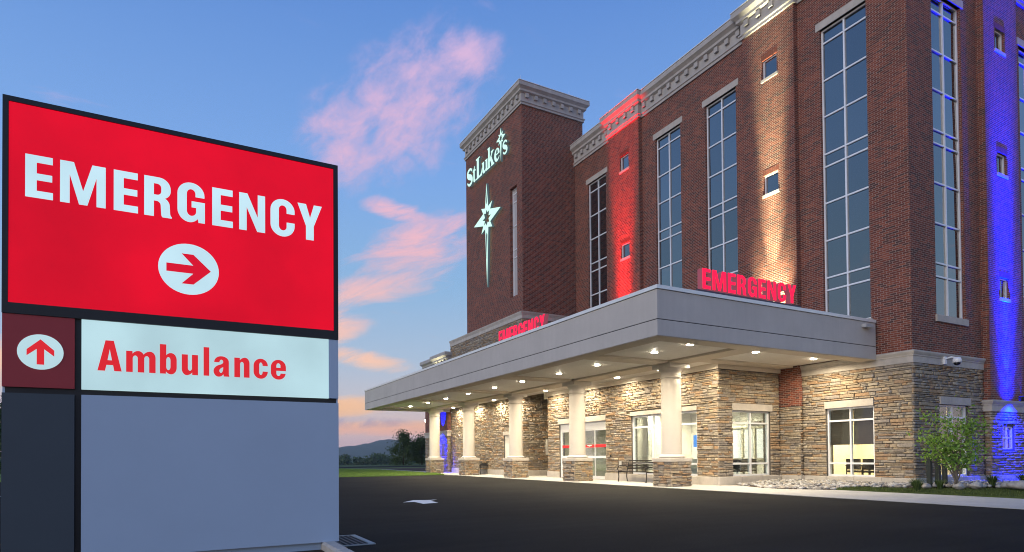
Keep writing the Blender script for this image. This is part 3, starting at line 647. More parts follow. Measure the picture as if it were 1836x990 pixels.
# pilasters with small square windows
def pilaster(axis, plane, a0, a1, z0, wins, parent):
    ap = (a0+a1)/2
    p = wall('pilaster', axis, plane, a0, a1, z0, ZCO+.28, wins, .20, BRICK, parent)
    for (w0, w1, q0, q1) in wins:
        window(parent, axis, plane, w0, w1, q0, q1, [], [], GREFL, rec=.075, fr=.05, dep=.07)
        MB().box(*slab_box(axis, plane, .182, .196, w0-.05, w1+.05, q0-.05, q1+.05)).build('window_back', ALUD, parent)
        MB().box(*slab_box(axis, plane, -.03, .08, w0-.05, w1+.05, q0-.11, q0)).build('sill', PRECAST, parent)
        n = 9; s = (w1-w0+.08)/n
        for i in range(n): MB().box(*slab_box(axis, plane, -.008, .03, w0-.04+i*s+.006, w0-.04+(i+1)*s-.006, q1+.008, q1+.205)).build('soldier_brick', SOLD, parent)
    return p
SOLD = mat('soldier_brick', (.15, .043, .027), .85, noise=(9, .4), bump=(60, .5, .004))
pilaster('X', Xp, P2A, P2B, 2.86, [(15.52, 16.18, 15.59, 16.33), (15.52, 16.18, 11.10, 11.84)], hosp)
pilaster('X', Xp, P1A, P1B, 4.3, [(24.24, 24.90, 15.59, 16.33), (24.24, 24.90, 11.10, 11.84)], hosp)
pilaster('Y', Yp, XR1, XR2, 2.89, [(25.20, 25.86, 15.24, 15.98), (25.20, 25.86, 10.86, 11.60), (25.20, 25.86, 6.48, 7.20)], hosp)
MB().box(XR1+.0, Yp+.21, 2.0, XR2, Ym, ZCO+.28).build('pilaster_core', BRICK, hosp)
MB().box(Xp+.201, P2A, 2.86, Xm-.001, P2B, ZCO+.2).build('pilaster_core', BRICK, hosp)
MB().box(Xp+.201, P1A, 4.3, Xm-.001, P1B, ZCO+.2).build('pilaster_core', BRICK, hosp)
MB().box(Xp+.015, P2A+.015, 0, Xm+.1, Ys+.6, 2.86).build('pier_backing', MORTAR, hosp)
wall('pier_backing', 'Y', Yp+.02, XR1+.02, XR2-.02, 0, 2.89, [(25.20, 26.0, 1.2, 2.0)], .2, MORTAR, hosp)
MB().box(25.2, Yp+.2, 1.2, 26.0, Yp+.215, 2.0).build('window_back', ALUD, hosp)
window(hosp, 'Y', Yp, 25.20, 26.0, 1.2, 2.0, [25.6], [1.6], GREFL, rec=.06, fr=.04, dep=.06)
# roofline cornice
RP = [(44.0, 30), (44.0, Ym), (XR2, Ym), (XR2, Yp), (XR1, Yp), (XR1, Ym), (Xm, Ym), (Xm, P2A), (Xp, P2A), (Xp, P2B), (Xm, P2B), (Xm, P1A), (Xp, P1A), (Xp, P1B), (Xm, P1B), (Xm, Yt0)]
CPR = [(0, 0), (.07, 0), (.07, .11), (.115, .135), (.115, .19), (.045, .21), (.045, .62), (.10, .65), (.17, .69), (.17, .80), (.235, .86), (.31, .92), (.31, 1.09), (.285, 1.15), (-.34, 1.15), (-.34, 0)]
def cornice(path, z, parent):
    c = sweep('cornice', path, [(o_, z+h) for o_, h in CPR], CORN, parent)
    dentils(path, z+.40, z+.618, .046, .155, .19, .58, CORN, c, .30)
    sweep('coping', path, [(-.32, z+1.151), (.325, z+1.151), (.325, z+1.185), (-.32, z+1.2)], COPING, c)
    return c
cornice(RP, ZCO, hosp)
MB().box(Xm+.36, Ym+.36, ZCO+.2, 43.6, 39.6, ZCO+.3).build('roof', ROOFM, hosp)
# belt course and base
BPR = lambda z0, z1: [(-.02, z0), (.055, z0), (.055, z0+.20), (.075, z0+.215), (.075, z0+.245), (.10, z0+.28), (.125, z1-.05), (.125, z1-.012), (.10, z1), (-.02, z1)]
sweep('belt_course', [(XR1-.001, Ym), (Xm, Ym), (Xm, P2A-.001)], BPR(3.93, 4.315), PRECAST, hosp)
sweep('belt_course', [(XR2, Ym-.001), (XR2, Yp), (XR1, Yp), (XR1, Ym-.001)], BPR(2.50, 2.885), PRECAST, hosp)
sweep('belt_course', [(44, Ym), (XR2+.14, Ym)], BPR(2.50, 2.885), PRECAST, hosp)
def base_blocks(path, parent, step=.92, z1=.31, out_=.10):
    P = [Vector(p) for p in path]
    for i in range(len(P)-1):
        d = (P[i+1]-P[i]); L = d.length; d.normalize(); nn = Vector((-d.y, d.x)); n = max(1, round(L/step)); s = L/n
        for k in range(n):
            a = P[i]+d*(k*s+.004); b = P[i]+d*((k+1)*s-.004)
            if k == n-1 and i < len(P)-2:
                e = (P[i+2]-P[i+1]).normalized(); ne = Vector((-e.y, e.x))
                if (nn+ne).length > .1 and nn.dot(ne) < .1 and d.dot(ne) > 0: b = P[i+1]+d*out_
            if k == 0 and i > 0:
                e = (P[i]-P[i-1]).normalized(); ne = Vector((-e.y, e.x))
                a = P[i]+d*(.004)
            q = [a, b, b+nn*out_, a+nn*out_]; xs_ = [v.x for v in q]; ys_ = [v.y for v in q]
            MB().cbox(min(xs_), min(ys_), -.05, max(xs_), max(ys_), z1, .012).build('base_block', PRECAST, parent)
base_blocks([(44, Ym), (XR2, Ym), (XR2, Yp), (XR1, Yp), (XR1, Ym), (Xm, Ym), (Xm, P2A), (Xp, P2A), (Xp, Ys-.14)], hosp)
# ground-floor windows of the stone base
window(hosp, 'X', Xm, *gC, [13.01], [.76, 2.235], GCLEAR, rec=.05, fr=.06)
window(hosp, 'Y', Ym, *gD, [22.53], [.76, 2.26], GCLEAR, rec=.05, fr=.06)
MB().box(Xm-.075, gC[0]-.02, 2.68, Xm+.12, gC[1]+.03, 2.915).build('lintel', PRECAST, hosp)
MB().box(gD[0]-.02, Ym-.075, 2.67, gD[1]+.10, Ym+.12, 2.92).build('lintel', PRECAST, hosp)
st = ledge('X', Xm, Ym, P2A-.0, .315, 3.93, [(gC[0]-.015, gC[1]+.015, .3, 2.9)], 11)
st += ledge('Y', Ym, Xm-.04, XR1, .315, 3.93, [(gD[0]-.015, gD[1]+.06, .3, 2.9)], 12)
st += ledge('X', Xp+.015, P2A-.03, Ys, .315, 2.86, [], 13) + ledge('Y', P2A+.015, Xp, Xm-.03, .315, 2.86, [], 14)
st += ledge('Y', Yp+.02, XR1-.03, XR2, .315, 2.50, [(25.15, 26.05, 1.15, 2.05)], 15) + ledge('X', XR1+.02, Yp, Ym-.05, .315, 2.50, [], 16) + ledge('Y', Ym, XR2+.03, 40, .315, 2.50, [], 17, (.2, .7))
put_stones(st, hosp, 300)
# corner room behind the two clear windows
r = MB(); r.box(Xm+.36, Ym+.36, .16, 24.3, 15.2, .2); r.build('room_floor', mat('room_floor', (.32, .25, .17), .5, noise=(1, .1)), hosp)
MB().box(Xm+.36, Ym+.36, 2.95, 24.3, 15.2, 3.0).build('room_ceiling', WHITEW, hosp)
MB().box(Xm+.36, 15.2, .2, 24.3, 15.28, 2.95).box(24.3, Ym+.36, .2, 24.38, 15.2, 2.95).build('room_wall', mat('room_wall', (.78, .68, .48), .7, noise=(1, .04)), hosp)
SHADE = mat('roller_shade', (.085, .068, .055), .85, bump=(200, .3, .002))
MB().box(Xm+.17, 12.20, 1.40, Xm+.176, 12.98, 2.62).build('roller_shade', SHADE, hosp); MB().box(Xm+.17, 13.04, 1.40, Xm+.176, 13.86, 2.62).build('roller_shade', SHADE, hosp)
MB().box(22.55, Ym+.2, 1.3, 23.36, Ym+.206, 2.62).build('roller_shade', SHADE, hosp); MB().box(21.70, Ym+.2, 1.3, 22.5, Ym+.206, 2.62).build('roller_shade', SHADE, hosp)
for (x, y) in ((21.6, 12.4), (21.6, 14.2), (23.2, 12.4), (23.2, 14.2)):
    MB().box(x-.3, y-.3, 2.93, x+.3, y+.3, 2.948).build('ceiling_light', emit('lit_panel', (1, .86, .62), 6), hosp)
    area('room_lamp', (x, y, 2.92), 130, (1, .84, .56), .55, (0, 0, 0), 'SQUARE', rad(160), hosp)
PIC = mat('picture_frame', (.10, .055, .03), .5)
MB().box(24.26, 12.0, 1.3, 24.295, 12.7, 1.9).build('picture', PIC, hosp); MB().box(21.0, 15.16, .95, 21.7, 15.195, 1.75).build('door_leaf', mat('wood_door', (.26, .13, .05), .5, noise=(4, .2)), hosp)

# ------------------------------------------------------------------ entrance block
ent = thing('entrance_block', (Xs, Ys, 0), 'stone faced single storey emergency entrance block under the canopy', 'building')
gA = (16.67, 20.37, .315, 2.735); gDr = (22.13, 25.92, .015, 2.655); gB = (17.485, 19.465, .315, 2.685)
wall('stone_backing', 'X', Xs, Ys+.3, Ye, 0, 4.34, [gA, gDr], .30, MORTAR, ent)
wall('stone_backing', 'Y', Ys, Xs, Xp+.01, 0, 4.34, [gB], .30, MORTAR, ent)
MB().box(Xs+.3, Ye-.3, 0, 18.6, Ye, 4.34).build('side_wall', MORTAR, ent)
window(ent, 'X', Xs, *gA, [17.9, 19.12], [.76, 2.25], GCLEAR, rec=.05, fr=.07)
window(ent, 'Y', Ys, *gB, [18.475], [.76, 2.235], GCLEAR, rec=.05, fr=.06)
MB().box(Xs-.07, gA[0]-.03, 2.735, Xs+.12, gA[1]+.03, 2.90).build('lintel', PRECAST, ent)
MB().box(Xs-.07, gDr[0]-.03, 2.655, Xs+.12, gDr[1]+.06, 2.90).build('lintel', PRECAST, ent)
MB().box(gB[0]-.03, Ys-.07, 2.685, gB[1]+.07, Ys+.12, 2.93).build('lintel', PRECAST, ent)
base_blocks([(Xp, Ys), (Xs, Ys), (Xs, gDr[0])], ent); base_blocks([(Xs, gDr[1]), (Xs, Ye)], ent)
st = ledge('X', Xs, Ys, Ye, .315, 4.13, [(gA[0]-.015, gA[1]+.015, .3, 2.89), (gDr[0]-.01, gDr[1]+.01, 0, 2.89)], 21) + ledge('Y', Ys, Xs-.04, Xp-.03, .315, 4.13, [(gB[0]-.015, gB[1]+.015, .3, 2.92)], 22)
put_stones(st, ent, 300)
sweep('trim_board', [(Xp-.001, Ys), (Xs, Ys), (Xs, Ye)], [(-.02, 4.13), (.09, 4.13), (.09, 4.34), (-.02, 4.34)], BEAM, ent)
# sliding doors with a red safety stripe
dz0, dz1 = .02, 2.655
d = MB(); X0 = Xs+.06
for (a, b, p, q) in ((gDr[0], gDr[0]+.07, dz0, dz1), (gDr[1]-.07, gDr[1], dz0, dz1)): d.box(X0, a, p, X0+.12, b, q)
d.box(X0, gDr[0]+.07, 2.33, X0+.12, gDr[1]-.07, dz1); d.build('door_frame', ALU, ent)
lw = (gDr[1]-gDr[0]-.14)/4
for i in range(4):
    a = gDr[0]+.07+i*lw; b = a+lw; xo = X0+(.02 if i in (0, 3) else .065); m_ = MB(); s = .05
    m_.box(xo, a+.003, dz0, xo+.035, a+s, 2.325).box(xo, b-s, dz0, xo+.035, b-.003, 2.325).box(xo, a+s, dz0, xo+.035, b-s, .16).box(xo, a+s, 2.25, xo+.035, b-s, 2.325).box(xo, a+s, .98, xo+.035, b-s, 1.08)
    dr = m_.build('door_leaf', ALU, ent)
    MB().box(xo+.012, a+s, .16, xo+.02, b-s, .98).build('pane', GCLEAR, dr); MB().box(xo+.012, a+s, 1.08, xo+.02, b-s, 2.25).build('pane', GCLEAR, dr)
    MB().box(xo+.004, a+s+.001, 1.47, xo+.0115, b-s-.001, 1.60).build('safety_stripe', mat('red_stripe', (.62, .012, .02), .5), dr)
    if i == 1:
        MB().box(xo-.001, a+.28, 1.545, xo+.0035, b-.28, 1.58).box(xo-.001, a+.40, 1.49, xo+.0035, b-.40, 1.52).build('stripe_print', mat('white_print', (.8, .8, .8), .6), dr)
MB().box(Xs-.06, 21.72, 1.02, Xs-.045, 21.80, 1.12).build('push_plate', DARKM, ent)
MB().box(Xs-.07, 21.0, .62, Xs-.045, 21.14, .84).build('outlet_box', mat('outlet_grey', (.5, .49, .46), .5), ent)
# interior of the entrance block
MB().box(Xs+.31, Ys+.31, .0, 20.5, Ye-.31, .03).build('room_floor', mat('lobby_floor', (.42, .38, .32), .35, noise=(1, .08)), ent)
MB().box(Xs+.31, Ys+.31, 2.95, 20.5, Ye-.31, 3.0).build('room_ceiling', WHITEW, ent)
MB().box(20.42, Ys+.31, .03, 20.5, Ye-.31, 2.95).box(17.9, 20.6, .03, 20.4, 20.68, 2.95).box(Xs+.31, 21.0, .03, 19.2, 21.06, 2.95).box(Xs+.31, Ye-.40, .03, 20.41, Ye-.32, 2.95).build('room_wall', WHITEW, ent)
fr_ = MB(); XI = 20.36
for y in (16.5, 17.1, 17.7, 18.3): fr_.box(XI, y-.03, .05, XI+.05, y+.03, 2.2)
fr_.box(XI, 16.47, 2.14, XI+.05, 18.33, 2.2).box(XI, 16.47, .85, XI+.05, 18.33, .92); fr_.build('inner_door_frame', mat('inner_frame', (.42, .40, .30), .5), ent)
LITW = emit('lit_glazing', (1.0, .97, .84), 1.3)
for y in (16.53, 17.13, 17.73): MB().box(XI+.03, y+.10, .95, XI+.045, y+.47, 2.1).build('lit_glazing', LITW, ent)
MB().box(XI-.03, 16.8, 2.28, XI+.05, 17.3, 2.40).build('door_sign', ALUD, ent)
MB().box(17.55, 17.2, 1.38, 17.58, 17.6, 1.85).build('wall_screen', emit('blue_screen', (.06, .32, .9), 1.2), ent)
MB().box(Xs+.33, 16.75, .05, Xs+.9, 18.3, .95).build('reception_counter', mat('counter', (.55, .53, .50), .5), ent)
for (x, y) in ((18.1, 17.0), (18.1, 18.6), (18.0, 20.2), (18.9, 22.4), (18.9, 24.4), (19.4, 17.4), (19.4, 19.2)):
    MB().box(x-.3, y-.3, 2.93, x+.3, y+.3, 2.948).build('ceiling_light', emit('lit_panel_cool', (1, .94, .80), 6), ent)
    area('room_lamp', (x, y, 2.92), 100, (1, .88, .62), .55, (0, 0, 0), 'SQUARE', rad(160), ent)
def chair(x, y, rz, label, group):
    t = thing('waiting_chair', (x, y, .03), label, 'chair', group)
    c = mat('chair_fabric', (.035, .028, .026), .8); e = mat('chair_frame', (.04, .04, .04), .4, .5)
    def part(name, m, *boxes):
        b = MB()
        for q in boxes: b.box(*q)
        o = b.build(name, m, None); o.parent = t; return o
    part('seat', c, (-.25, -.24, .40, .25, .24, .47)); part('backrest', c, (-.25, .21, .50, .25, .27, .88))
    for sx_ in (-1, 1):
        part('armrest', e, (sx_*.28-.02, -.2, .62, sx_*.28+.02, .24, .66))
        for sy_ in (-.2, .2): part('leg', e, (sx_*.28-.013, sy_-.013, 0, sx_*.28+.013, sy_+.013, .62))
    t.rotation_euler = (0, 0, rz)
for i, x in enumerate((18.5, 19.15, 19.8)):
    chair(x, (16.5, 16.75, 17.0)[i], PI*.9, ['leftmost', 'middle', 'rightmost'][i]+' dark waiting chair behind the window beside the brick pier', 'waiting chairs seen through the entrance block window')
for i, y in enumerate((12.75, 13.35)):
    chair(21.15, y, PI/2, ['right', 'left'][i]+' dark armchair behind the half shaded window of the stone base', 'armchairs behind the half shaded window')

# ------------------------------------------------------------------ tower with stone base
tow = thing('brick_tower', (Xt, Yt0, 0), 'tall red brick tower carrying the lit name and star above a stone base', 'building')
gT = (29.92, 30.74, 10.08, 16.27)
wall('brick_wall', 'X', Xt, Yt0+.3, Yt1, 8.9, ZTW+.3, [gT], .3, BRICK, tow)
wall('brick_wall', 'Y', Yt0, Xt, Xt2, 8.9, ZTW+.3, [], .3, BRICK, tow)
MB().box(Xt+.3, Yt1-.3, 8.9, Xt2, Yt1, ZTW+.3).box(Xt2-.3, Yt0+.3, 8.9, Xt2, Yt1-.3, ZTW+.3).build('back_wall', BRICK, tow)
for (x, y) in ((Xt-.1, Yt0-.1), (19.8, Yt0-.1), (Xt-.1, 33.0), (Xt-.1, Yt1)): MB().lathe(x, y, [(.012, ZTW+1.19), (.012, ZTW+1.35), (.004, ZTW+1.55)], 6).build('lightning_rod', ALU, tow)
MB().box(Xt+.31, Yt0+.31, ZTW+.1, Xt2-.31, Yt1-.31, ZTW+.25).build('roof', ROOFM, tow)
window(tow, 'X', Xt, *gT, [], [10.95+.0, 12.35, 12.80, 14.15, 15.5, 15.98][1:], GPALE, rec=.19, fr=.05)
cornice([(Xt2, Yt1), (Xt2, Yt0), (Xt, Yt0), (Xt, Yt1), (Xt2, Yt1)], ZTW, tow)
sweep('belt_course', [(Xm-.01, Yt0-.08), (XB, Yt0-.08), (XB, 39.2)], BPR(8.62, 9.0), PRECAST, tow)
MB().box(XB-.0, Yt0-.08, 8.86, Xm-.02, 39.19, 8.92).build('ledge', PRECAST, tow)
gE = (30.55, 31.40, .02, 2.28)
wall('stone_backing', 'X', XB, Yt0+.17, 39.2, 0, 8.62, [gE], .25, MORTAR, tow)
wall('stone_backing', 'Y', Yt0-.08, XB, Xm-.02, 0, 8.62, [], .25, MORTAR, tow)
MB().box(XB+.25, 38.95, 0, Xm, 39.2, 8.62).build('side_wall', MORTAR, tow)
wd = mat('white_door', (.72, .69, .62), .5)
MB().box(XB+.04, gE[0], .02, XB+.1, gE[1], gE[3]).build('service_door', wd, tow); MB().box(XB-.07, gE[0]-.05, gE[3], XB+.1, gE[1]+.05, 2.5).build('lintel', PRECAST, tow)
MB().box(18.0, Yt0-.19, 1.15, 18.2, Yt0-.135, 2.02).build('wall_panel', wd, tow)
st = ledge('X', XB, Yt0-.08, 39.2, .315, 4.10, [(gE[0]-.05, gE[1]+.05, 0, 2.49)], 31) + ledge('X', XB, Yt0-.08, 39.2, 4.11, 8.62, [], 34) + ledge('Y', Yt0-.08, XB-.04, 18.6, .315, 4.10, [], 32) + ledge('Y', Yt0-.08, XB-.04, Xm-.05, 4.11, 8.62, [], 33)
put_stones(st, tow, 300)
base_blocks([(18.6, Yt0-.08), (XB, Yt0-.08), (XB, gE[0])], tow); base_blocks([(XB, gE[1]), (XB, 39.0)], tow, 1.3)
MB().box(18.6, Ye, 0, 18.8, Yt0-.08, 4.34).build('recess_wall', MORTAR, tow)
put_stones(ledge('X', 18.6, Ye, Yt0-.1, .05, 4.1, [], 35), tow, 0)

# ------------------------------------------------------------------ low wing at the far end
wing = thing('low_wing', (16.33, 39.2, 0), 'low far wing with blue lit pilaster and its own cornice', 'building')
WXF = 16.33
MB().box(WXF, 39.0+.21, 2.89, XB+.2, 41.4, 7.1).box(XB, 41.4, 2.5, XB+.4, 44.2, 7.1).build('brick_wall', BRICK, wing)
MB().box(WXF+.02, 39.22, 0, XB+.18, 41.38, 2.6).box(XB+.02, 41.39, 0, XB+.35, 44.15, 2.6).build('stone_backing', MORTAR, wing)
put_stones(ledge('X', WXF+.02, 39.21, 41.4, .05, 2.5, [(39.7, 40.3, 1.1, 2.0)], 41) + ledge('Y', 39.22, WXF, XB-.05, .05, 2.5, [], 42) + ledge('X', XB+.02, 41.4, 44.2, .05, 2.5, [], 43), wing, 0)
MB().box(WXF+.0, 39.72, 1.12, WXF+.03, 40.28, 1.98).build('window', GREFL, wing)
sweep('belt_course', [(XB, 39.2), (WXF, 39.2), (WXF, 41.4), (XB, 41.4), (XB, 44.2)], BPR(2.50, 2.885), PRECAST, wing)
wp = [(XB+.3, 39.2), (WXF, 39.2), (WXF, 41.4), (XB, 41.4), (XB, 44.2), (XB+1.5, 44.2)]
cw_ = sweep('cornice', wp, [(o_, 7.1+h) for o_, h in CPR], CORN, wing); dentils(wp, 7.5, 7.718, .046, .155, .19, .58, CORN, cw_, .30)

# ------------------------------------------------------------------ canopy
can = thing('entrance_canopy', (Xc, Yc0, 0), 'long flat grey canopy over the emergency drive', 'canopy')
XE = Xm-.10   # canopy butts the stones and belt of the brick wall
def fascia(name, z0, z1, out_, th, m):
    # three-sided band: front, long side, far end
    mb = MB(); o_ = out_
    pts = [(XE, Yc0-o_), (Xc-o_, Yc0-o_), (Xc-o_, Yc1+o_), (XB-.12, Yc1+o_)]
    inn = [(XE, Yc0-o_+th), (Xc-o_+th, Yc0-o_+th), (Xc-o_+th, Yc1+o_-th), (XB-.12, Yc1+o_-th)]
    vs = [(x, y, z) for z in (z0, z1) for x, y in pts+inn]
    fs = []
    for i in range(3):
        fs += [(i, i+1, 8+i+1, 8+i), (4+i, 12+i, 12+i+1, 4+i+1), (i, 4+i, 4+i+1, i+1), (8+i, 8+i+1, 12+i+1, 12+i)]
    fs += [(0, 8, 12, 4), (3, 7, 15, 11)]
    return mb.add(vs, fs).build(name, m, can)
fascia('fascia_lower', ZCB, ZCG-.012, .004, .575, EIFS)
fascia('fascia_joint', ZCG-.012, ZCG+.012, -.02, .3, ALUD)
fascia('fascia_upper', ZCG+.012, 5.345, .0, .30, EIFS)
fascia('drip_edge', 5.345, 5.357, -.01, .25, ALUD)
fascia('coping', 5.357, ZCT, .03, .40, COPING)
fascia('fascia_underside', ZCB-.012, ZCB, -.03, .53, BEAM)
MB().box(Xc+.35, Yc0+.35, 5.05, XE, Yc1-.35, 5.15).build('roof', ROOFM, can)
# soffit: beams on the column lines, narrow metal panels between them
ZBM, ZCL = 4.258, 4.335
beams = MB().box(Xk-.42, Yc0+.573, ZBM, Xk+.42, Yc1-.573, ZBM+.2); beams.build('beam', BEAM, can)
for y in YK: MB().box(Xc+.573, y-.34, ZBM, Xk-.421, y+.34, ZBM+.2).build('cross_beam', BEAM, can)
MB().box(Xk+.421, 15.0, ZBM+.02, Xp-.02, 15.50, ZBM+.2).build('cross_beam', BEAM, can)
def panels(x0, x1, y0, y1, step=.30):
    n = max(1, round((y1-y0)/step)); s = (y1-y0)/n
    for i in range(n): MB().box(x0, y0+i*s+.004, ZCL, x1, y0+(i+1)*s-.004, ZCL+.03).build('ceiling_panel', SOFFIT, can)
edges = [Yc0+.573]+[v for y in YK for v in (y-.34, y+.34)]+[Yc1-.573]
for a, b in zip(edges[::2], edges[1::2]):
    if b-a > .1: panels(Xc+.573, Xk-.421, a+.004, b-.004)
panels(Xk+.421, XE-.02, Yc0+.573, 14.99); panels(Xk+.421, Xs-.10, 15.51, 29.1); panels(Xk+.421, XB-.07, 29.2, Yc1-.573)
MB().box(Xc+.5, Yc0+.5, ZCL+.04, XE, 15.6, ZCL+.06).box(Xc+.5, 15.6, ZCL+.04, Xs, Yc1-.5, ZCL+.06).build('ceiling_backing', mat('ceiling_backing', (.25, .23, .2), .8), can)
MB().box(Xs-.1, Ye, 4.02, 18.6, Ye+.25, 4.33).build('drop_board', BEAM, can)
MB().box(19.35, Yc0-.16, 5.14, 19.75, Yc0-.0, 5.25).build('camera_box', mat('grey_box', (.4, .4, .4), .5), can)

# downlights
LENS = emit('downlight_lens', (1.0, .90, .72), 100)
TRIM = mat('light_trim', (.7, .68, .62), .4)
rowA = [13.3, 14.83, 17.82, 20.31, 23.23, 25.88, 28.86, 31.83, 34.6, 37.7]; rowB = [13.39, 15.50, 17.80, 20.32, 23.2, 25.95, 28.8, 31.62, 34.6, 37.5]
ordn = ['first', 'second', 'third', 'fourth', 'fifth', 'sixth', 'seventh', 'eighth', 'ninth', 'tenth']
def downlight(x, y, label, e, lum=True):
    t = thing('recessed_downlight', (x, y, ZCL-.02), label, 'light', 'round downlights in the canopy soffit')
    MB().lathe(x, y, [(.10, ZCL-.004), (.125, ZCL-.006), (.125, ZCL-.016), (.105, ZCL-.018)], 24).build('trim_ring', TRIM, t)
    MB().lathe(x, y, [(.10, ZCL-.0185), (.099, ZCL-.026), (.088, ZCL-.036), (.05, ZCL-.041), (.01, ZCL-.042)], 24).build('lens', LENS, t)
    area('lamp', (x, y, ZCL-.048), e, WARM, .16, (0, 0, 0), 'DISK', rad(165), t)
EA, EB = 138, 116
for i, y in enumerate(rowA): downlight(13.17, y, 'round lit downlight, %s from the front corner in the outer soffit row' % ordn[i], EA)
for i, y in enumerate(rowB): downlight(16.04 if y > 14 else 16.06, y, 'round lit downlight, %s from the front in the soffit row nearer the wall' % ordn[i], EB)
downlight(19.0, 13.48, 'round lit downlight nearest the brick wall at the canopy front', EA)

# ------------------------------------------------------------------ columns
def column(y, i):
    t = thing('canopy_column', (Xk, y, 0), 'round cream column on stone pedestal, %s from the front of the canopy' % ordn[i], 'column', 'columns under the canopy')
    s = KS-.04; zc = .868
    MB().box(Xk-s, y-s, -.04, Xk+s, y+s, zc).build('pedestal_core', MORTAR, t)
    sd = 50+i; stn = ledge('X', Xk-s, y-s-.04, y+s+.04, .015, zc, [], sd, (.12, .40)) + ledge('Y', y-s, Xk-s-.04, Xk+s+.04, .015, zc, [], sd+10, (.12, .40)) + ledge('X', Xk+s, y-s, y+s, .015, zc, [], sd+20, (.12, .4), -1) + ledge('Y', y+s, Xk-s, Xk+s, .015, zc, [], sd+30, (.12, .4), -1)
    put_stones(stn, t, 150 if i < 3 else 0)
    q = KS+.025
    MB().cbox(Xk-q, y-q, zc, Xk+q, y+q, .995, .015).build('pedestal_cap', PRECAST, t)
    MB().lathe(Xk, y, [(.40, .996), (.445, 1.005), (.46, 1.035), (.445, 1.065), (.40, 1.078), (.395, 1.10), (.372, 1.118)], 40).build('column_base', COLP, t)
    pr_ = [(.355, 1.10), (.355, 1.14)]+[(.350-.012*(k/10)**1.5, 1.14+2.62*k/10) for k in range(1, 11)]
    MB().lathe(Xk, y, pr_, 40).build('shaft', COLP, t)
    MB().lathe(Xk, y, [(.338, 3.755), (.372, 3.765), (.378, 3.785), (.372, 3.805), (.345, 3.815), (.345, 3.975), (.362, 3.99), (.40, 4.04), (.428, 4.085), (.432, 4.10)], 40).build('capital', COLP, t)
    a = .455; MB().cbox(Xk-a, y-a, 4.10, Xk+a, y+a, 4.257, .01).build('abacus', COLP, t)
for i, y in enumerate(YK): column(y, i)

# ------------------------------------------------------------------ lettering
def arc(p, c, q, n=8):
    """quarter-ellipse like quadratic/cubic from p to q with corner c"""
    res = []
    for i in range(1, n+1):
        t = i/n; k = .5523
        a = (p[0]+(c[0]-p[0])*k, p[1]+(c[1]-p[1])*k); b = (q[0]+(c[0]-q[0])*k, q[1]+(c[1]-q[1])*k)
        u = 1-t; res.append(tuple(u**3*p[j]+3*u*u*t*a[j]+3*u*t*t*b[j]+t**3*q[j] for j in (0, 1)))
    return res
def path(*cmds):
    """points; ('a', corner, end) makes a quarter curve"""
    pts = []
    for c in cmds:
        if c[0] == 'a': pts += arc(pts[-1], c[1], c[2])
        else: pts.append(c)
    return pts
def circle(cx, cy_, r, n=40, ry=None): return [(cx+r*math.cos(2*PI*i/n), cy_+(ry or r)*math.sin(2*PI*i/n)) for i in range(n)]
G = {}
G['E'] = (.52, [[(0, 0), (.52, 0), (.52, .165), (.212, .165), (.212, .42), (.505, .42), (.505, .575), (.212, .575), (.212, .835), (.515, .835), (.515, 1), (0, 1)]])
G['M'] = (.905, [[(0, 0), (.185, 0), (.185, .70), (.37, 0), (.535, 0), (.72, .70), (.72, 0), (.905, 0), (.905, 1), (.635, 1), (.4525, .33), (.27, 1), (0, 1)]])
G['R'] = (.61, [path((0, 0), (.212, 0), (.212, .40), (.27, .40), ('a', (.355, .40), (.362, .30)), (.372, .08), ('a', (.374, .03), (.40, 0)), (.61, 0), (.61, .03), ('a', (.575, .05), (.572, .12)), (.565, .30), ('a', (.56, .46), (.44, .485)), ('a', (.585, .52), (.585, .69)), (.585, .73), ('a', (.585, 1), (.33, 1)), (0, 1)),
                path((.212, .55), (.28, .55), ('a', (.375, .55), (.375, .65)), (.375, .74), ('a', (.375, .84), (.28, .84)), (.212, .84))])
G['C'] = (.63, [path((.63, .635), (.63, .70), ('a', (.63, 1.015), (.315, 1.015)), ('a', (0, 1.015), (0, .70)), (0, .30), ('a', (0, -.015), (.315, -.015)), ('a', (.63, -.015), (.63, .30)), (.63, .385), (.42, .385), (.42, .27), ('a', (.42, .15), (.317, .15)), ('a', (.215, .15), (.215, .28)), (.215, .72), ('a', (.215, .85), (.317, .85)), ('a', (.42, .85), (.42, .73)), (.42, .635))])
G['G'] = (.635, [path((.625, .66), (.625, .70), ('a', (.625, 1.015), (.315, 1.015)), ('a', (0, 1.015), (0, .70)), (0, .30), ('a', (0, -.015), (.28, -.015)), ('a', (.40, -.015), (.47, .10)), (.485, 0), (.635, 0), (.635, .535), (.325, .535), (.325, .38), (.43, .38), (.43, .26), ('a', (.42, .15), (.317, .15)), ('a', (.215, .15), (.215, .28)), (.215, .72), ('a', (.215, .85), (.317, .85)), ('a', (.415, .85), (.415, .73)), (.415, .66))])
G['N'] = (.65, [[(0, 0), (.185, 0), (.185, .64), (.45, 0), (.65, 0), (.65, 1), (.465, 1), (.465, .38), (.205, 1), (0, 1)]])
G['Y'] = (.66, [[(.225, 0), (.435, 0), (.435, .39), (.66, 1), (.44, 1), (.335, .62), (.225, 1), (0, 1), (.225, .39)]])
G['A'] = (.67, [[(0, 0), (.205, 0), (.245, .195), (.43, .195), (.465, 0), (.67, 0), (.45, 1), (.22, 1)], [(.275, .35), (.40, .35), (.337, .72)]])
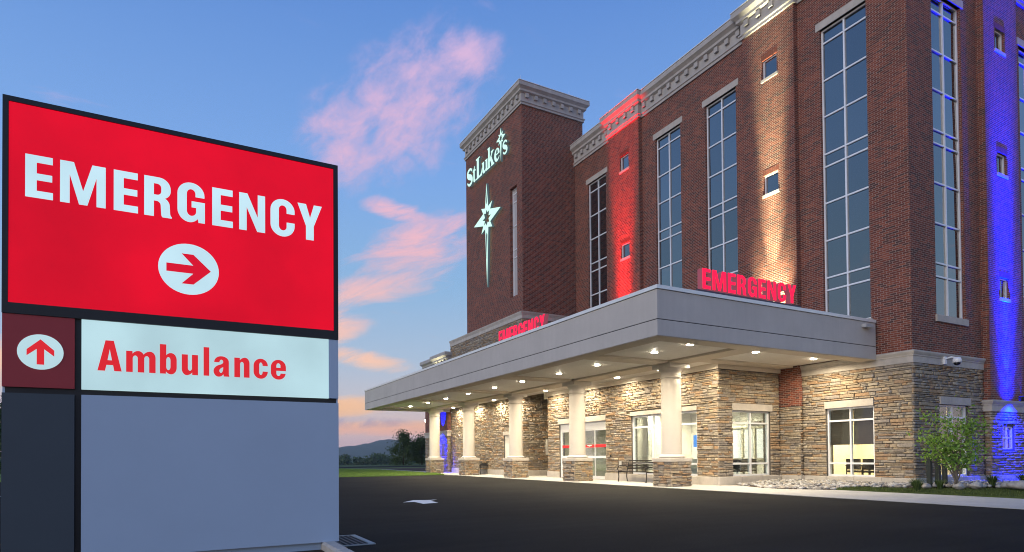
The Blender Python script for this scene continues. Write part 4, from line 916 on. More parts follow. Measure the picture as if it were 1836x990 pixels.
nn_ = lambda x: path((x, .0), (x+.187, 0), (x+.187, .46), ('a', (x+.187, .56), (x+.25, .56)), ('a', (x+.313, .56), (x+.313, .46)), (x+.313, 0), (x+.50, 0), (x+.50, .50), ('a', (x+.50, .715), (x+.35, .715)), ('a', (x+.23, .715), (x+.18, .61)), (x+.18, .70), (x, .70))
G['n'] = (.50, [nn_(0)])
G['m'] = (.85, [path((0, 0), (.187, 0), (.187, .46), ('a', (.187, .56), (.26, .56)), ('a', (.332, .56), (.332, .46)), (.332, 0), (.518, 0), (.518, .46), ('a', (.518, .56), (.59, .56)), ('a', (.663, .56), (.663, .46)), (.663, 0), (.85, 0), (.85, .50), ('a', (.85, .715), (.69, .715)), ('a', (.56, .715), (.50, .60)), ('a', (.46, .715), (.35, .715)), ('a', (.23, .715), (.18, .61)), (.18, .70), (0, .70))])
G['b'] = (.50, [path((0, 0), (.175, 0), (.18, .08), ('a', (.22, -.015), (.33, -.015)), ('a', (.50, -.015), (.50, .22)), (.50, .48), ('a', (.50, .715), (.33, .715)), ('a', (.23, .715), (.187, .63)), (.187, 1), (0, 1)), path((.187, .24), (.187, .46), ('a', (.187, .575), (.25, .575)), ('a', (.313, .575), (.313, .46)), (.313, .24), ('a', (.313, .125), (.25, .125)), ('a', (.187, .125), (.187, .24)))])
G['u'] = (.50, [path((.50, .70), (.313, .70), (.313, .24), ('a', (.313, .14), (.25, .14)), ('a', (.187, .14), (.187, .24)), (.187, .70), (0, .70), (0, .20), ('a', (0, -.015), (.15, -.015)), ('a', (.27, -.015), (.32, .09)), (.32, 0), (.50, 0))])
G['l'] = (.18, [[(0, 0), (.18, 0), (.18, 1), (0, 1)]])
G['a'] = (.51, [path((.33, 0), (.51, 0), (.49, .07), (.49, .52), ('a', (.49, .715), (.25, .715)), ('a', (.02, .715), (.02, .50)), (.19, .50), ('a', (.19, .595), (.25, .595)), ('a', (.31, .595), (.31, .51)), ('a', (.31, .44), (.20, .41)), ('a', (0, .36), (0, .19)), ('a', (0, -.015), (.16, -.015)), ('a', (.27, -.015), (.315, .08))), path((.31, .33), ('a', (.31, .12), (.24, .12)), ('a', (.185, .12), (.185, .20)), ('a', (.185, .29), (.31, .33)))[:-1]])
G['c'] = (.48, [path((.48, .46), ('a', (.48, .715), (.245, .715)), ('a', (0, .715), (0, .46)), (0, .24), ('a', (0, -.015), (.245, -.015)), ('a', (.48, -.015), (.48, .25)), (.305, .25), ('a', (.305, .12), (.245, .12)), ('a', (.187, .12), (.187, .22)), (.187, .48), ('a', (.187, .58), (.245, .58)), ('a', (.305, .58), (.305, .46)))])
G['e'] = (.52, [path((.51, .21), ('a', (.50, -.015), (.26, -.015)), ('a', (0, -.015), (0, .25)), (0, .45), ('a', (0, .715), (.26, .715)), ('a', (.52, .715), (.52, .44)), (.52, .31), (.187, .31), (.187, .22), ('a', (.187, .115), (.26, .115)), ('a', (.33, .115), (.335, .21))), path((.187, .42), (.187, .49), ('a', (.187, .59), (.26, .59)), ('a', (.333, .59), (.333, .49)), (.333, .42))])
# bold serif letters of the hospital name
G['serif_L'] = (.80, [path((0, 0), (.76, 0), (.80, .33), (.745, .33), ('a', (.68, .09), (.46, .09)), (.40, .09), ('a', (.36, .09), (.36, .14)), (.36, .92), (.48, .94), (.48, 1), (0, 1), (0, .94), (.11, .92), (.11, .08), (0, .06))])
G['serif_t'] = (.44, [path((.40, .10), ('a', (.34, .09), (.31, .11)), ('a', (.28, .12), (.28, .20)), (.28, .62), (.42, .62), (.42, .70), (.28, .70), (.28, .93), (.22, .93), ('a', (.18, .74), (.0, .70)), (0, .62), (.085, .62), (.085, .16), ('a', (.085, -.015), (.24, -.015)), ('a', (.34, -.015), (.42, .05)))])
G['serif_u'] = (.74, [path((0, .72), (0, .66), (.07, .64), (.07, .22), ('a', (.07, -.02), (.27, -.02)), ('a', (.40, -.02), (.47, .10)), (.47, 0), (.74, 0), (.74, .06), (.66, .08), (.66, .72), (.38, .72), (.38, .66), (.46, .64), (.46, .22), ('a', (.42, .12), (.35, .12)), ('a', (.27, .12), (.27, .24)), (.27, .72))])
G['serif_k'] = (.82, [path((0, 0), (.34, 0), (.34, .06), (.275, .08), (.275, .28), (.33, .34), (.48, .08), (.44, .06), (.44, 0), (.82, 0), (.82, .06), (.74, .08), (.48, .47), (.66, .64), (.75, .66), (.75, .72), (.43, .72), (.43, .66), (.50, .64), (.275, .42), (.275, 1), (0, 1), (0, .94), (.075, .92), (.075, .08), (0, .06))])
G['serif_e'] = (.62, [path((.60, .20), ('a', (.54, -.02), (.31, -.02)), ('a', (0, -.02), (0, .36)), ('a', (0, .74), (.32, .74)), ('a', (.61, .74), (.61, .36)), (.215, .36), ('a', (.22, .10), (.38, .10)), ('a', (.50, .10), (.55, .22))), path((.215, .43), ('a', (.22, .68), (.32, .68)), ('a', (.41, .68), (.41, .43)))])
def stroke(pts, ws):
    n = len(pts); L = []; R = []
    for i in range(n):
        a = Vector(pts[max(i-1, 0)]); b = Vector(pts[min(i+1, n-1)]); d = (b-a).normalized(); q = Vector((-d.y, d.x))*ws[i]/2
        L.append(tuple(Vector(pts[i])+q)); R.append(tuple(Vector(pts[i])-q))
    return L+R[::-1]
def s_shape(w, h):
    c = path((.86, .74), ('a', (.80, .93), (.48, .93)), ('a', (.13, .93), (.13, .74)), ('a', (.13, .60), (.5, .50)), ('a', (.85, .40), (.85, .25)), ('a', (.85, .07), (.48, .07)), ('a', (.18, .07), (.10, .27)))
    n = len(c); ws = [.10+.22*math.exp(-((i/(n-1)-.5)/.26)**2) for i in range(n)]
    return [(x*w, y*h) for x, y in stroke(c, ws)]
G['serif_s'] = (.56, [s_shape(.56, .72)]); G['serif_S'] = (.64, [s_shape(.64, 1.0)])

def glyph_mesh(polys, ext, bevel=0):
    cu = bpy.data.curves.new('glyph', 'CURVE'); cu.dimensions = '2D'; cu.fill_mode = 'BOTH'; cu.extrude = ext; cu.bevel_depth = bevel
    for p in polys:
        s = cu.splines.new('POLY'); s.points.add(len(p)-1)
        for q, (x, y) in zip(s.points, p): q.co = (x, y, 0, 1)
        s.use_cyclic_u = True
    o = bpy.data.objects.new('glyph', cu); me = o.to_mesh(); V = [v.co.copy() for v in me.vertices]; F = [tuple(f.vertices) for f in me.polygons]; o.to_mesh_clear()
    bpy.data.objects.remove(o); bpy.data.curves.remove(cu); return V, F
def place_glyph(name, polys, fn, ext, m, parent, side=None):
    """polys in plane units already scaled; fn maps (x, y, depth) to the world; front faces get m, others side"""
    V, F = glyph_mesh(polys, ext); me = bpy.data.meshes.new(name); o = wl(parent)
    me.from_pydata([tuple(Vector(fn(v.x, v.y, v.z))-o) for v in V], [], F)
    b = bmesh.new(); b.from_mesh(me); bmesh.ops.remove_doubles(b, verts=b.verts, dist=1e-5); bmesh.ops.recalc_face_normals(b, faces=b.faces); b.to_mesh(me); b.free()
    me.materials.append(m)
    if side:
        me.materials.append(side)
        f0, f1 = Vector(fn(0, 0, 1))-Vector(fn(0, 0, 0)), None; f0.normalize()
        for p in me.polygons: p.material_index = 0 if abs(p.normal.dot(f0)) > .7 else 1
    return link(name, me, parent)
def scaled(polys, sx_, sy_, dx=0, dy=0): return [[(x*sx_+dx, y*sy_+dy) for x, y in p] for p in polys]

# ---- big roadside sign
SY = 7.41; SD = .55
sg = thing('emergency_sign', (.12, SY+SD/2, 0), 'tall freestanding roadside sign with lit red emergency panel and grey lower panels', 'sign')
FRAME = mat('sign_frame_black', (.012, .011, .012), .45, .1, noise=(5, .1))
SLATE = mat('sign_slate_panel', (.045, .060, .075), .55, noise=(2, .05), bump=(150, .15, .002))
GREYP = mat('sign_grey_panel', (.40, .50, .63), .38, noise=(.9, .03), bump=(150, .12, .002))
RED = emit('sign_red_lit', (.72, .0012, .018), .92, uneven=(.9, .16)); WHT = emit('sign_white_lit', (.54, .76, .84), .95, uneven=(1.6, .08)); MARO = mat('sign_maroon', (.36, .028, .034), .5, noise=(2, .05))
REDINK = emit('sign_red_print', (.72, .02, .03), .9); WHT2 = emit('sign_white_soft', (.46, .66, .70), .95, uneven=(1.3, .10))
L_, R_ = -1.443, 1.695
MB().box(L_+.02, SY+.03, .12, R_-.02, SY+SD, 4.57).build('sign_core', FRAME, sg)
fr_ = MB().box(L_, SY-.012, 2.505, L_+.045, SY+SD+.01, 4.583).box(R_-.05, SY-.012, 2.505, R_, SY+SD+.01, 4.583).box(L_+.045, SY-.012, 4.535, R_-.05, SY+SD+.01, 4.583).box(L_+.045, SY-.012, 2.505, R_-.05, SY+.03, 2.607)
fr_.build('upper_frame', FRAME, sg)
redp = MB().box(L_+.047, SY, 2.609, R_-.052, SY+.028, 4.533).build('red_panel', RED, sg)
MB().box(L_+.002, SY+.0, 1.806, -.877, SY+.028, 2.502).build('maroon_panel', MARO, sg)
MB().box(L_+.002, SY-.002, .12, -.877, SY+.028, 1.748).build('slate_panel', SLATE, sg)
MB().box(-.82, SY-.004, 1.804, 1.582, SY+.028, 2.500).build('white_panel', WHT2, sg)
MB().box(1.586, SY-.003, 1.806, R_-.001, SY+.028, 2.500).build('end_panel', GREYP, sg)
MB().box(-.82, SY-.006, .12, R_, SY+.028, 1.75).build('grey_panel', GREYP, sg)
MB().box(R_-.02, SY+.03, .12, R_-.001, SY+SD, 2.5).box(L_+.001, SY+.03, .12, L_+.02, SY+SD, 2.5).build('side_panel', GREYP, sg)
MB().box(L_+.05, SY+.05, -.05, R_-.065, SY+SD-.05, .12).build('plinth', GREYP, sg)
face = lambda x, y, d: (x, SY-.004-d, y)
spots = [('E', -1.27, -1.054), ('M', -.997, -.622), ('E', -.553, -.342), ('R', -.287, -.036), ('G', .016, .277), ('E', .348, .553), ('N', .617, .885), ('C', .943, 1.203), ('Y', 1.237, 1.509)]
for ch, a, b in spots:
    w, po = G[ch]; place_glyph('letter', scaled(po, (b-a)/w, .412, a, 3.643), face, .004, WHT, sg)
disc = [circle(.126, 3.128, .287, 48, .270)]
ar = [(.334, 3.128), (.167, 2.968), (.056, 2.968), (.166, 3.084), (-.086, 3.084), (-.086, 3.170), (.166, 3.170), (.056, 3.287), (.167, 3.287)]
place_glyph('arrow_disc', disc, face, .004, WHT, sg); place_glyph('arrow', [ar], lambda x, y, d: (x, SY-.011-d, y), .002, emit('sign_arrow_red', (.70, .004, .024), .9), sg)
place_glyph('arrow_disc', [circle(-1.146, 2.150, .181, 40, .170)], face, .004, WHT2, sg)
ar2 = [(-1.145, 2.272), (-1.253, 2.170), (-1.253, 2.112), (-1.175, 2.178), (-1.175, 2.028), (-1.117, 2.028), (-1.117, 2.178), (-1.038, 2.112), (-1.038, 2.170)]
place_glyph('arrow', [ar2], lambda x, y, d: (x, SY-.011-d, y), .002, REDINK, sg)
low_ = [('A', -.687, -.482), ('m', -.443, -.183), ('b', -.144, .010), ('u', .057, .210), ('l', .264, .318), ('a', .360, .517), ('n', .566, .720), ('c', .762, .910), ('e', .943, 1.103)]
for ch, a, b in low_:
    w, po = G[ch]; place_glyph('letter', scaled(po, (b-a)/w, .306, a, 2.0), lambda x, y, d: (x, SY-.009-d, y), .004, REDINK, sg)
# island around the sign
sheet('mulch_bed', [(-2.4, -3.2), (1.50, -3.2), (1.50, 8.3), (-2.4, 8.3)], .03, MULCH, 'dark mulch island round the sign')
kb = thing('kerb', (1.6, 6, 0), 'pale concrete kerb of the sign island', None, None, 'structure')
for i in range(6):
    y0 = 8.6-i*1.9; MB().cbox(1.50, y0-1.895, -.05, 1.66, y0, .125, .025).build('kerb_stone', CONC, kb)
for i in range(2): MB().cbox(-2.5+i*2, 8.31, -.05, -.505+i*2, 8.46, .125, .025).build('kerb_stone', CONC, kb)
# storm drain beside the island
dr = thing('storm_drain', (2.0, 8.3, 0), 'rectangular storm drain grate with pale frame beside the sign', 'drain')
MB().box(1.68, 7.80, -.02, 2.22, 8.78, .003).build('drain_pit', mat('drain_dark', (.006, .006, .006), .9), dr)
MB().box(2.17, 7.76, -.02, 2.24, 8.80, .012).box(1.67, 7.76, -.02, 2.17, 7.79, .012).box(1.67, 8.77, -.02, 2.17, 8.80, .012).build('frame', CONC, dr)
for i in range(7): MB().box(1.69+i*.068, 7.80, -.01, 1.69+i*.068+.022, 8.76, .010).build('grate_bar', mat('iron', (.06, .06, .058), .6, .4), dr)

# ---- channel letters on the canopy
PINK = emit('letter_red_lit', (1.0, .006, .05), 1.6); PSIDE = emit('letter_side', (.42, .10, .14), .55)
def channel(name, x0, fn, label, width, h):
    t = thing(name, fn(0, 0, 0), label, 'sign')
    total = sum(G[c][0] for c in 'EMERGENCY')+8*.12; k = width/total; x = 0
    for c in 'EMERGENCY':
        w, po = G[c]; place_glyph('letter', scaled(po, k, h, x, .04), fn, .09, PINK, t, PSIDE); x += (w+.12)*k
    return t
fnA = lambda x, y, d: (12.43+x, Yc0+.14-d, 5.53+y)
ta = channel('emergency_letters', 0, fnA, 'red lit emergency letters standing on the front edge of the canopy', 3.82, .55)
MB().box(12.24, Yc0+.04, ZCT, 16.44, Yc0+.22, ZCT+.075).build('raceway', mat('raceway', (.06, .05, .075), .5), ta)
fnB = lambda x, y, d: (11.6-d, 22.2-x, 5.53+y)
tb = channel('emergency_letters', 0, fnB, 'red lit emergency letters half hidden behind the long side of the canopy', 3.55, .58)
MB().box(11.52, 18.5, 5.15, 11.7, 22.35, 5.54).build('raceway', mat('raceway', (.06, .05, .075), .5), tb)

# ---- name and star on the tower
MINT = emit('name_lit', (.62, .95, .80), 1.0); MSIDE = emit('name_side', (.16, .24, .27), .35)
fnT = lambda x, y, d: (Xt-.16-d, -x, y)     # x = -Y so that it reads left to right
nm = thing('name_sign', (Xt, 33.3, 18.3), 'glowing pale serif name letters with a star apostrophe on the tower', 'sign')
let = [('serif_S', -36.06, -35.17, 18.33, 1.14), ('serif_t', -35.18, -34.73, 18.33, 1.08), ('serif_L', -34.70, -33.80, 18.33, 1.30), ('serif_u', -33.87, -33.00, 18.34, .98), ('serif_k', -33.07, -32.20, 18.34, 1.25), ('serif_e', -32.19, -31.50, 18.34, 1.02), ('serif_s', -31.13, -30.52, 18.30, 1.14)]
for ch, a, b, z, h in let:
    w, po = G[ch]; place_glyph('letter', scaled(po, (b-a)/w, h, a, z), fnT, .07, MINT, nm, MSIDE)
def star(cx, cz, topz, botz, arm, dg, inn, w, hollow=True):
    dgx = dg
    o_ = [(0, topz-cz), (w, inn*1.25), (dgx, dgx*1.05), (inn*.95, inn*.75), (arm, 0), (inn*.95, -inn*.75), (dgx, -dgx*1.05), (w, -inn*1.25), (0, botz-cz), (-w, -inn*1.25), (-dgx, -dgx*1.05), (-inn*.95, -inn*.75), (-arm, 0), (-inn*.95, inn*.75), (-dgx, dgx*1.05), (-w, inn*1.25)]
    po = [[(cx+x, cz+y) for x, y in o_]]
    if hollow:
        k = .62; h = [(0, inn*.95), (inn*.28, inn*.55), (inn*.72, inn*.72), (inn*.50, inn*.10), (inn*1.15, 0), (inn*.50, -inn*.25), (inn*.72, -inn*.75), (inn*.25, -inn*.60), (0, -inn*1.0), (-inn*.25, -inn*.60), (-inn*.72, -inn*.75), (-inn*.50, -inn*.25), (-inn*1.15, 0), (-inn*.50, inn*.10), (-inn*.72, inn*.72), (-inn*.28, inn*.55)]
        po.append([(cx+x, cz+y) for x, y in h])
    return po
place_glyph('star_apostrophe', star(-31.31, 19.44, 20.03, 18.08, .56, .30, .19, .10), lambda x, y, d: (Xt-.19-d, -x, y), .06, MINT, nm, MSIDE)
sb = thing('star_emblem', (Xt, 33.25, 15.5), 'tall glowing eight pointed star emblem below the name on the tower', 'sign')
place_glyph('star', star(-33.25, 15.5, 17.59, 11.28, 1.81, .74, .50, .215), fnT, .07, MINT, sb, MSIDE)
slot = [[(-33.25, 14.6), (-33.16, 14.45), (-33.235, 13.0), (-33.265, 13.0), (-33.34, 14.45)]]
place_glyph('spike_groove', slot, lambda x, y, d: (Xt-.235-d, -x, y), .004, MSIDE, sb)
place_glyph('spike_groove', [[(-33.25, 17.1), (-33.20, 16.45), (-33.25, 16.3), (-33.30, 16.45)]], lambda x, y, d: (Xt-.235-d, -x, y), .004, MSIDE, sb)

# ------------------------------------------------------------------ facade uplights
FIX = mat('fixture_black', (.02, .02, .02), .5)
def uplight(name, loc, lights, col, label):
    t = thing(name, loc, label, 'light', 'coloured facade floodlights'); x, y, z = loc
    MB().lathe(x, y, [(.05, z-.14), (.07, z-.13), (.075, z-.02), (.085, z-.0), (.085, z+.02), (.07, z+.02)], 16).build('housing', FIX, t)
    MB().lathe(x, y, [(.065, z+.021), (.065, z+.024)], 16).build('lens', emit('lens_'+name+str(len(MATS)), col, 8), t)
    for (off, tgt, e, ang, bl) in lights: spot('lamp', (x+off[0], y+off[1], z+off[2]), tgt, e, col, ang, bl, .03, t)
REDL, BLUE, WHL = (1, .008, .016), (.0, .003, 1.0), (1, .95, .60)
uplight('floodlight', (Xp-.9, 24.70, 5.42), [((0, 0, .04), (Xp, 24.70, 7.2), 7500, 46, 1.0), ((0, 0, .04), (Xp, 24.70, 10.4), 15000, 20, 1.0), ((0, 0, .04), (Xp-.05, 24.65, 17.4), 32000, 17, .9)], REDL, 'red floodlight on the canopy roof below the red lit pilaster')
uplight('floodlight', (Xp-.9, 15.80, 5.42), [((0, 0, .04), (Xp, 15.80, 7.0), 5200, 50, 1.0), ((0, 0, .04), (Xp, 15.80, 10.2), 12000, 16, 1.0), ((0, 0, .04), (Xp, 15.80, 14.0), 22000, 12, 1.0), ((0, 0, .04), (Xp-.05, 15.80, 18.0), 13000, 12, .9)], WHL, 'white floodlight on the canopy roof below the white lit pilaster')
uplight('floodlight', (25.53, Yp-.42, 2.99), [((0, 0, .04), (25.53, Yp+.10, 3.35), 500, 125, .8), ((0, 0, .04), (25.53, Yp+.3, 4.6), 3600, 76, .9), ((0, 0, .04), (25.53, Yp, 6.0), 44000, 38, 1.0), ((0, 0, .04), (25.53, Yp, 9.5), 180000, 18, 1.0), ((0, 0, .04), (25.53, Yp, 14.0), 290000, 14, 1.0), ((0, 0, -.16), (25.53, Yp+.05, 1.5), 3600, 120, .9)], BLUE, 'blue floodlight on the belt of the right hand pilaster')
uplight('floodlight', (WXF-.55, 40.0, 2.99), [((0, 0, .04), (WXF+.35, 40.0, 4.0), 3000, 60, .7), ((0, 0, -.16), (WXF+.05, 40.0, 1.4), 3000, 100, .9)], BLUE, 'blue floodlight on the far low wing')
uplight('floodlight', (WXF-.30, 40.3, 5.9), [((0, 0, .04), (WXF+.0, 40.3, 7.6), 420, 90, .8)], WHL, 'white floodlight under the far low wing cornice')

# security camera on the belt
sc_ = thing('security_camera', (22.03, Ym-.13, 4.05), 'white dome security camera on an arm under the belt course', 'camera')
wm = mat('white_plastic', (.72, .73, .75), .35)
MB().box(21.80, Ym-.135, 3.96, 21.92, Ym-.06, 4.20).build('wall_plate', wm, sc_); MB().tube([(21.86, Ym-.10, 4.12), (21.88, Ym-.28, 4.17), (21.98, Ym-.36, 4.14)], .028).build('arm', wm, sc_)
MB().lathe(22.02, Ym-.38, [(.05, 4.16), (.10, 4.14), (.125, 4.08), (.125, 4.0), (.11, 3.985)], 20).build('housing', wm, sc_)
MB().lathe(22.02, Ym-.38, [(.10, 3.984), (.09, 3.94), (.06, 3.91), (.01, 3.895)], 20).build('dome', mat('smoked_dome', (.01, .01, .012), .1), sc_)

# ------------------------------------------------------------------ benches
def bench(y1, label):
    """faces the drive (-X); y1 = far end, runs towards smaller Y"""
    L = 1.75; y0 = y1-L; xf, xb = 16.02, 16.50; t = thing('bench', ((xf+xb)/2, (y0+y1)/2, .012), label, 'bench', 'metal benches against the entrance wall')
    for i in range(7): x = xf+.04+i*.066; MB().box(x, y0+.03, .44-.012*i*.5, x+.045, y1-.03, .455-.012*i*.5).build('seat_slat', DARKM, t)
    for i in range(6):
        z = .52+i*.066; x = xb+.02+(z-.45)*.22; MB().box(x, y0+.03, z, x+.014, y1-.03, z+.045).build('back_slat', DARKM, t)
    for y in (y0+.02, y1-.02):
        m_ = MB(); z0 = .012
        m_.tube([(xf+.02, y, z0), (xf+.055, y, .22), (xf+.04, y, .42), (xf-.01, y, .56), (xf+.05, y, .66), (xf+.22, y, .685), (xf+.42, y, .66), (xb+.06, y, .60)], [.024, .02, .022, .02, .022, .022, .02, .018])
        m_.tube([(xb+.02, y, z0), (xb-.02, y, .22), (xb, y, .43), (xb+.06, y, .66), (xb+.13, y, .92)], [.024, .02, .022, .02, .018]); m_.tube([(xf+.04, y, .42), (xb, y, .40)], .02)
        m_.build('end_frame', DARKM, t)
bench(20.35, 'dark metal slatted bench below the wide window, partly behind the nearest column')
bench(35.2, 'dark metal slatted bench far along the wall between the third and fourth columns')

# ------------------------------------------------------------------ bollards, tufts and small tree by the corner
BOL = mat('bollard_green', (.018, .026, .024), .45, .2)
for i, (x, y) in enumerate(((19.25, 10.0), (19.66, 9.98), (20.06, 10.0))):
    b = MB(); z = bed_z(x, y)-.02; b.box(x-.055, y-.055, z, x+.055, y+.055, 1.03)
    o = thing('bollard', (x, y, z), ['leftmost', 'middle', 'rightmost'][i]+' of three dark square posts behind the young tree', 'bollard', 'dark posts beside the corner window')
    b.build('post', BOL, o); MB().box(x-.075, y-.075, 1.031, x+.075, y+.075, 1.06).add([(x-.07, y-.07, 1.06), (x+.07, y-.07, 1.06), (x+.07, y+.07, 1.06), (x-.07, y+.07, 1.06), (x, y, 1.14)], [(0, 1, 4), (1, 2, 4), (2, 3, 4), (3, 0, 4)]).build('cap', BOL, o)
def tuft(x, y, h, n, label, seed):
    r = np.random.default_rng(seed); a = r.uniform(0, 2*PI, n); sp = r.uniform(.15, .85, n)*h*.75; hh = h*r.uniform(.6, 1.0, n); z = bed_z(x, y)-.01; V = []; F = []
    for i in range(n):
        d = np.array([math.cos(a[i]), math.sin(a[i])]); q = np.array([-d[1], d[0]]); k = len(V); w = .007
        for s_, f_ in ((0, 1.0), (.35, .9), (.7, .6), (1, .08)):
            c = np.array([x, y])+d*(.05+sp[i]*s_**1.7); zz = z+hh[i]*(s_*1.25-.35*s_*s_*(1+sp[i])); V += [(*(c-q*w*f_), zz), (*(c+q*w*f_), zz)]
        F += [(k, k+1, k+3, k+2), (k+2, k+3, k+5, k+4), (k+4, k+5, k+7, k+6)]
    o = thing('ornamental_grass', (x, y, z), label, 'plant', 'tufts of ornamental grass'); np_mesh('leaves', V, F, TUFT, o)
TUFT = leaf_mat('tuft_blade', (.03, .06, .015), (.11, .16, .05), .25)
tuft(17.75, 9.55, .46, 240, 'spiky ornamental grass tuft at the left end of the posts', 1)
tuft(18.6, 9.4, .34, 140, 'small ornamental grass tuft hidden between posts and tree', 2)
tuft(20.55, 9.0, .42, 220, 'ornamental grass tuft right of the young tree', 3)
tuft(21.95, 8.8, .46, 260, 'ornamental grass tuft at the right edge of the rock bed', 4)

def leaves_mesh(name, C, S, m, parent, seed, tilt=1.0, quad=True):
    """leaf-shaped quads: centres C (n,3), sizes S (n,)"""
    r = np.random.default_rng(seed); n = len(C); u = r.normal(0, 1, (n, 3)); u /= np.linalg.norm(u, axis=1)[:, None]; w = r.normal(0, 1, (n, 3)); w[:, 2] *= tilt
    w -= (w*u).sum(1)[:, None]*u; w /= np.linalg.norm(w, axis=1)[:, None]; S = S[:, None]
    V = np.stack([C-u*S, C+w*S*.55, C+u*S, C-w*S*.55], 1).reshape(-1, 3); return np_mesh(name, V, np.arange(4*n).reshape(-1, 4), m, parent)
BARK = mat('bark', (.16, .13, .10), .9, noise=(20, .3), bump=(40, .6, .01)); DBARK = mat('dark_bark', (.05, .04, .03), .9)
YLEAF = leaf_mat('young_leaf', (.12, .25, .03), (.32, .48, .10), .35)
def young_tree(x, y):
    z = bed_z(x, y)-.02; t = thing('young_tree', (x, y, z), 'young multi stem tree with bright green leaves in the rock bed', 'tree'); r = np.random.default_rng(12); tips = []
    m_ = MB()
    RT = Vector((rt.x, rt.y, 0)); FW = Vector((fw.x, fw.y, 0)).normalized()
    for k in range(7):
        lean = (-.85, -.5, -.22, .02, .25, .5, .8)[k]; dep = r.uniform(-.35, .35); h = (1.45, 1.95, 2.15, 1.9, 2.05, 1.85, 1.3)[k]
        pts = [Vector((x, y, z))+RT*(lean*.12*s+lean*1.0*(s**1.6))+FW*dep*s**1.5+Vector((0, 0, h*s)) for s in np.linspace(0, 1, 9)]
        pts = [p+Vector(r.normal(0, .012, 3)) for p in pts]; m_.tube(pts, [.028*(1-.8*i/8) for i in range(9)], 7); tips += [(p, .10+.16*i/8) for i, p in enumerate(pts) if i >= 4]
        for q in range(5):
            p0 = pts[3+q]; d = RT*r.uniform(-.6, .6)+FW*r.uniform(-.5, .5)+Vector((0, 0, r.uniform(.0, .25))); p1 = p0+d*.7; m_.tube([p0, p0.lerp(p1, .5)+Vector((0, 0, .03)), p1], [.009, .006, .003], 5); tips += [(p0.lerp(p1, s), .11) for s in (.4, .7, 1.0)]
    m_.build('trunk', BARK, t)
    C = []; 
    for p, s in tips:
        k = r.integers(9, 19)
        C.append(np.array(p)+r.normal(0, 1, (k, 3))*np.array([s, s, s*.75]))
    C = np.concatenate(C); C = C[C[:, 2] > z+.45]; leaves_mesh('crown', C, r.uniform(.036, .070, len(C)), YLEAF, t, 3, .8)
young_tree(19.35, 9.35)

# ------------------------------------------------------------------ background trees, woods, hill
FLEAF = leaf_mat('tree_leaf', (.042, .068, .028), (.105, .155, .06), .25)
def tree(x, y, zb, h, w, label, group, seed, n=5200, leaf=.11):
    t = thing('tree', (x, y, zb), label, 'tree', group); r = np.random.default_rng(seed); m_ = MB()
    m_.tube([(x, y, zb-.3), (x+.03, y, zb+h*.3), (x-.04, y, zb+h*.6), (x, y, zb+h*.9)], [.09*h/4.5, .07*h/4.5, .045*h/4.5, .01], 8); C = []
    for k in range(46):
        s = r.uniform(.12, 1.0); rr = w*.5*(math.sin(PI*min(1, (s*.85+.14)))**.75)*r.uniform(.5, 1.08); a = r.uniform(0, 2*PI); c = np.array([x+rr*math.cos(a), y+rr*math.sin(a), zb+h*s*.97])
        m_.tube([(x, y, zb+h*max(.12, s-.16)), tuple(c)], [.022, .006], 5); sz = w*r.uniform(.09, .17); C.append(c+r.normal(0, 1, (n//46, 3))*np.array([sz, sz, sz*.8]))
    m_.build('trunk', DBARK, t); C = np.concatenate(C); leaves_mesh('crown', C, r.uniform(.6, 1.3, len(C))*leaf, FLEAF, t, seed)
tree(26.9, 80, -.03, 4.25, 3.0, 'taller of two dark leafy trees behind the lawn', 'trees behind the lawn', 21)
tree(29.5, 80, -.03, 3.85, 2.7, 'shorter of two dark leafy trees behind the lawn, beside the lamp post', 'trees behind the lawn', 22)
tree(-10.1, 50, -.03, 4.6, 3.2, 'dark leafy tree seen left of the big sign', 'trees left of the sign', 23)
tree(-13.2, 62, -.03, 4.6, 3.6, 'dark leafy tree farther left behind the big sign', 'trees left of the sign', 24)
def woods(name, label, x0, x1, y0, y1, n, hmin, hmax, seed, leaf, per, gz):
    r = np.random.default_rng(seed); C = []; S = []
    for i in range(n):
        x = r.uniform(x0, x1); y = r.uniform(y0, y1); h = r.uniform(hmin, hmax); w = h*r.uniform(.5, .8); g = gz(y)
        for k in range(9):
            a = r.uniform(0, 2*PI); q = r.uniform(.1, .5)*w; c = np.array([x+q*math.cos(a), y+q*math.sin(a), g+h*r.uniform(.25, .88)]); C.append(c+r.normal(0, 1, (per, 3))*w*.16); S.append(r.uniform(.6, 1.3, per)*leaf)
    C = np.concatenate(C); S = np.concatenate(S); o = leaves_mesh(name, C, S, FLEAF, None, seed); return props(o, label, 'woods', None, 'stuff')
woods('woods', 'dense dark green woods at the edge of the field', -40, 170, 150, 205, 420, 6.0, 8.2, 31, .42, 34, zt)
woods('woods', 'far dark tree belt below the wooded hill', -250, 520, 420, 620, 330, 8, 13, 32, 1.2, 26, lambda y: -9.0)
HILLM = ground_mat('wooded_hill', [(.022, .04, .018), (.038, .06, .026), (.055, .08, .035)], .02, .95, (.05, .8, 4.0))
mb = MB(); hx_ = np.linspace(300, 1900, 64); hy = np.linspace(2500, 3700, 22); hv = []; rr = np.random.default_rng(4)
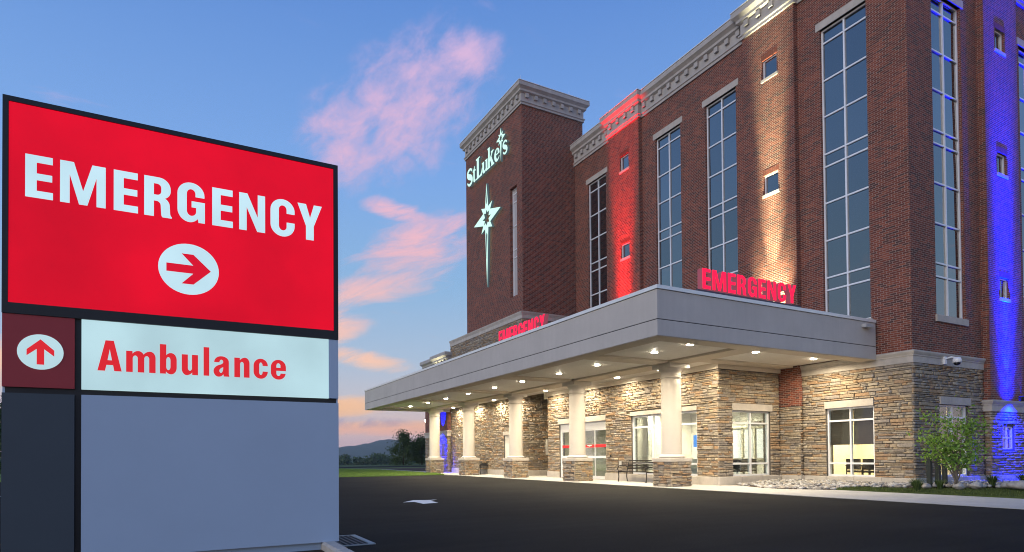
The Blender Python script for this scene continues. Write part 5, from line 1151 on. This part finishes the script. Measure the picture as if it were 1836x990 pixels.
for y in hy:
    for x in hx_:
        f = max(0, 1-((y-3050)/560)**2)
        z = -10+f*(62+32*math.exp(-((x-925)/75)**2)+14*math.exp(-((x-1010)/70)**2)+10*math.exp(-((x-830)/60)**2)-.012*abs(x-930)+3*math.sin(x/37)+2*math.sin(x/13+1))+rr.normal(0, 1.0); hv.append((x, y, z))
props(mb.add(hv, [(j*64+i, j*64+i+1, (j+1)*64+i+1, (j+1)*64+i) for j in range(21) for i in range(63)], True).build('hill', HILLM, fix=False), 'distant rounded wooded hill', None, None, 'structure')

# ------------------------------------------------------------------ lamp post behind the far column
lp = thing('lamp_post', (23.78, 63, 0), 'dark lamp post with a bright lit head beside the farthest column', 'street lamp')
MB().lathe(23.78, 63, [(.14, -.05), (.14, .25), (.07, .32), (.055, 4.6), (.05, 4.72)], 14).build('pole', DARKM, lp)
MB().lathe(23.78, 63, [(.06, 4.72), (.13, 4.76), (.15, 4.80), (.05, 4.80)], 16).build('collar', DARKM, lp); MB().lathe(23.78, 63, [(.13, 5.13), (.22, 5.14), (.20, 5.2), (.08, 5.28), (.02, 5.33)], 16).build('cap', DARKM, lp)
MB().lathe(23.78, 63, [(.12, 4.805), (.17, 4.9), (.17, 5.04), (.13, 5.125)], 16).build('globe', emit('lamp_globe', (1, .92, .74), 30), lp)
pl = bpy.data.lights.new('lamp', 'POINT'); pl.energy = 250; pl.color = (1, .86, .6); pl.shadow_soft_size = .2; po_ = bpy.data.objects.new('lamp', pl); COL.objects.link(po_); po_.parent = lp; po_.location = (0, -.35, 4.95)

# ------------------------------------------------------------------ evening haze over the whole site
hzm = bpy.data.materials.new('haze'); hzm.use_nodes = True; t = hzm.node_tree; t.nodes.clear()
ho = t.nodes.new('ShaderNodeOutputMaterial'); pv = t.nodes.new('ShaderNodeVolumePrincipled'); pv.inputs['Color'].default_value = (.80, .88, 1.0, 1); pv.inputs['Density'].default_value = .00013
t.links.new(pv.outputs[0], ho.inputs['Volume'])
props(MB().box(-1650, -80, -12, 2650, 4250, 112).build('haze', hzm), 'thin blue evening haze over the fields', None, None, 'stuff')
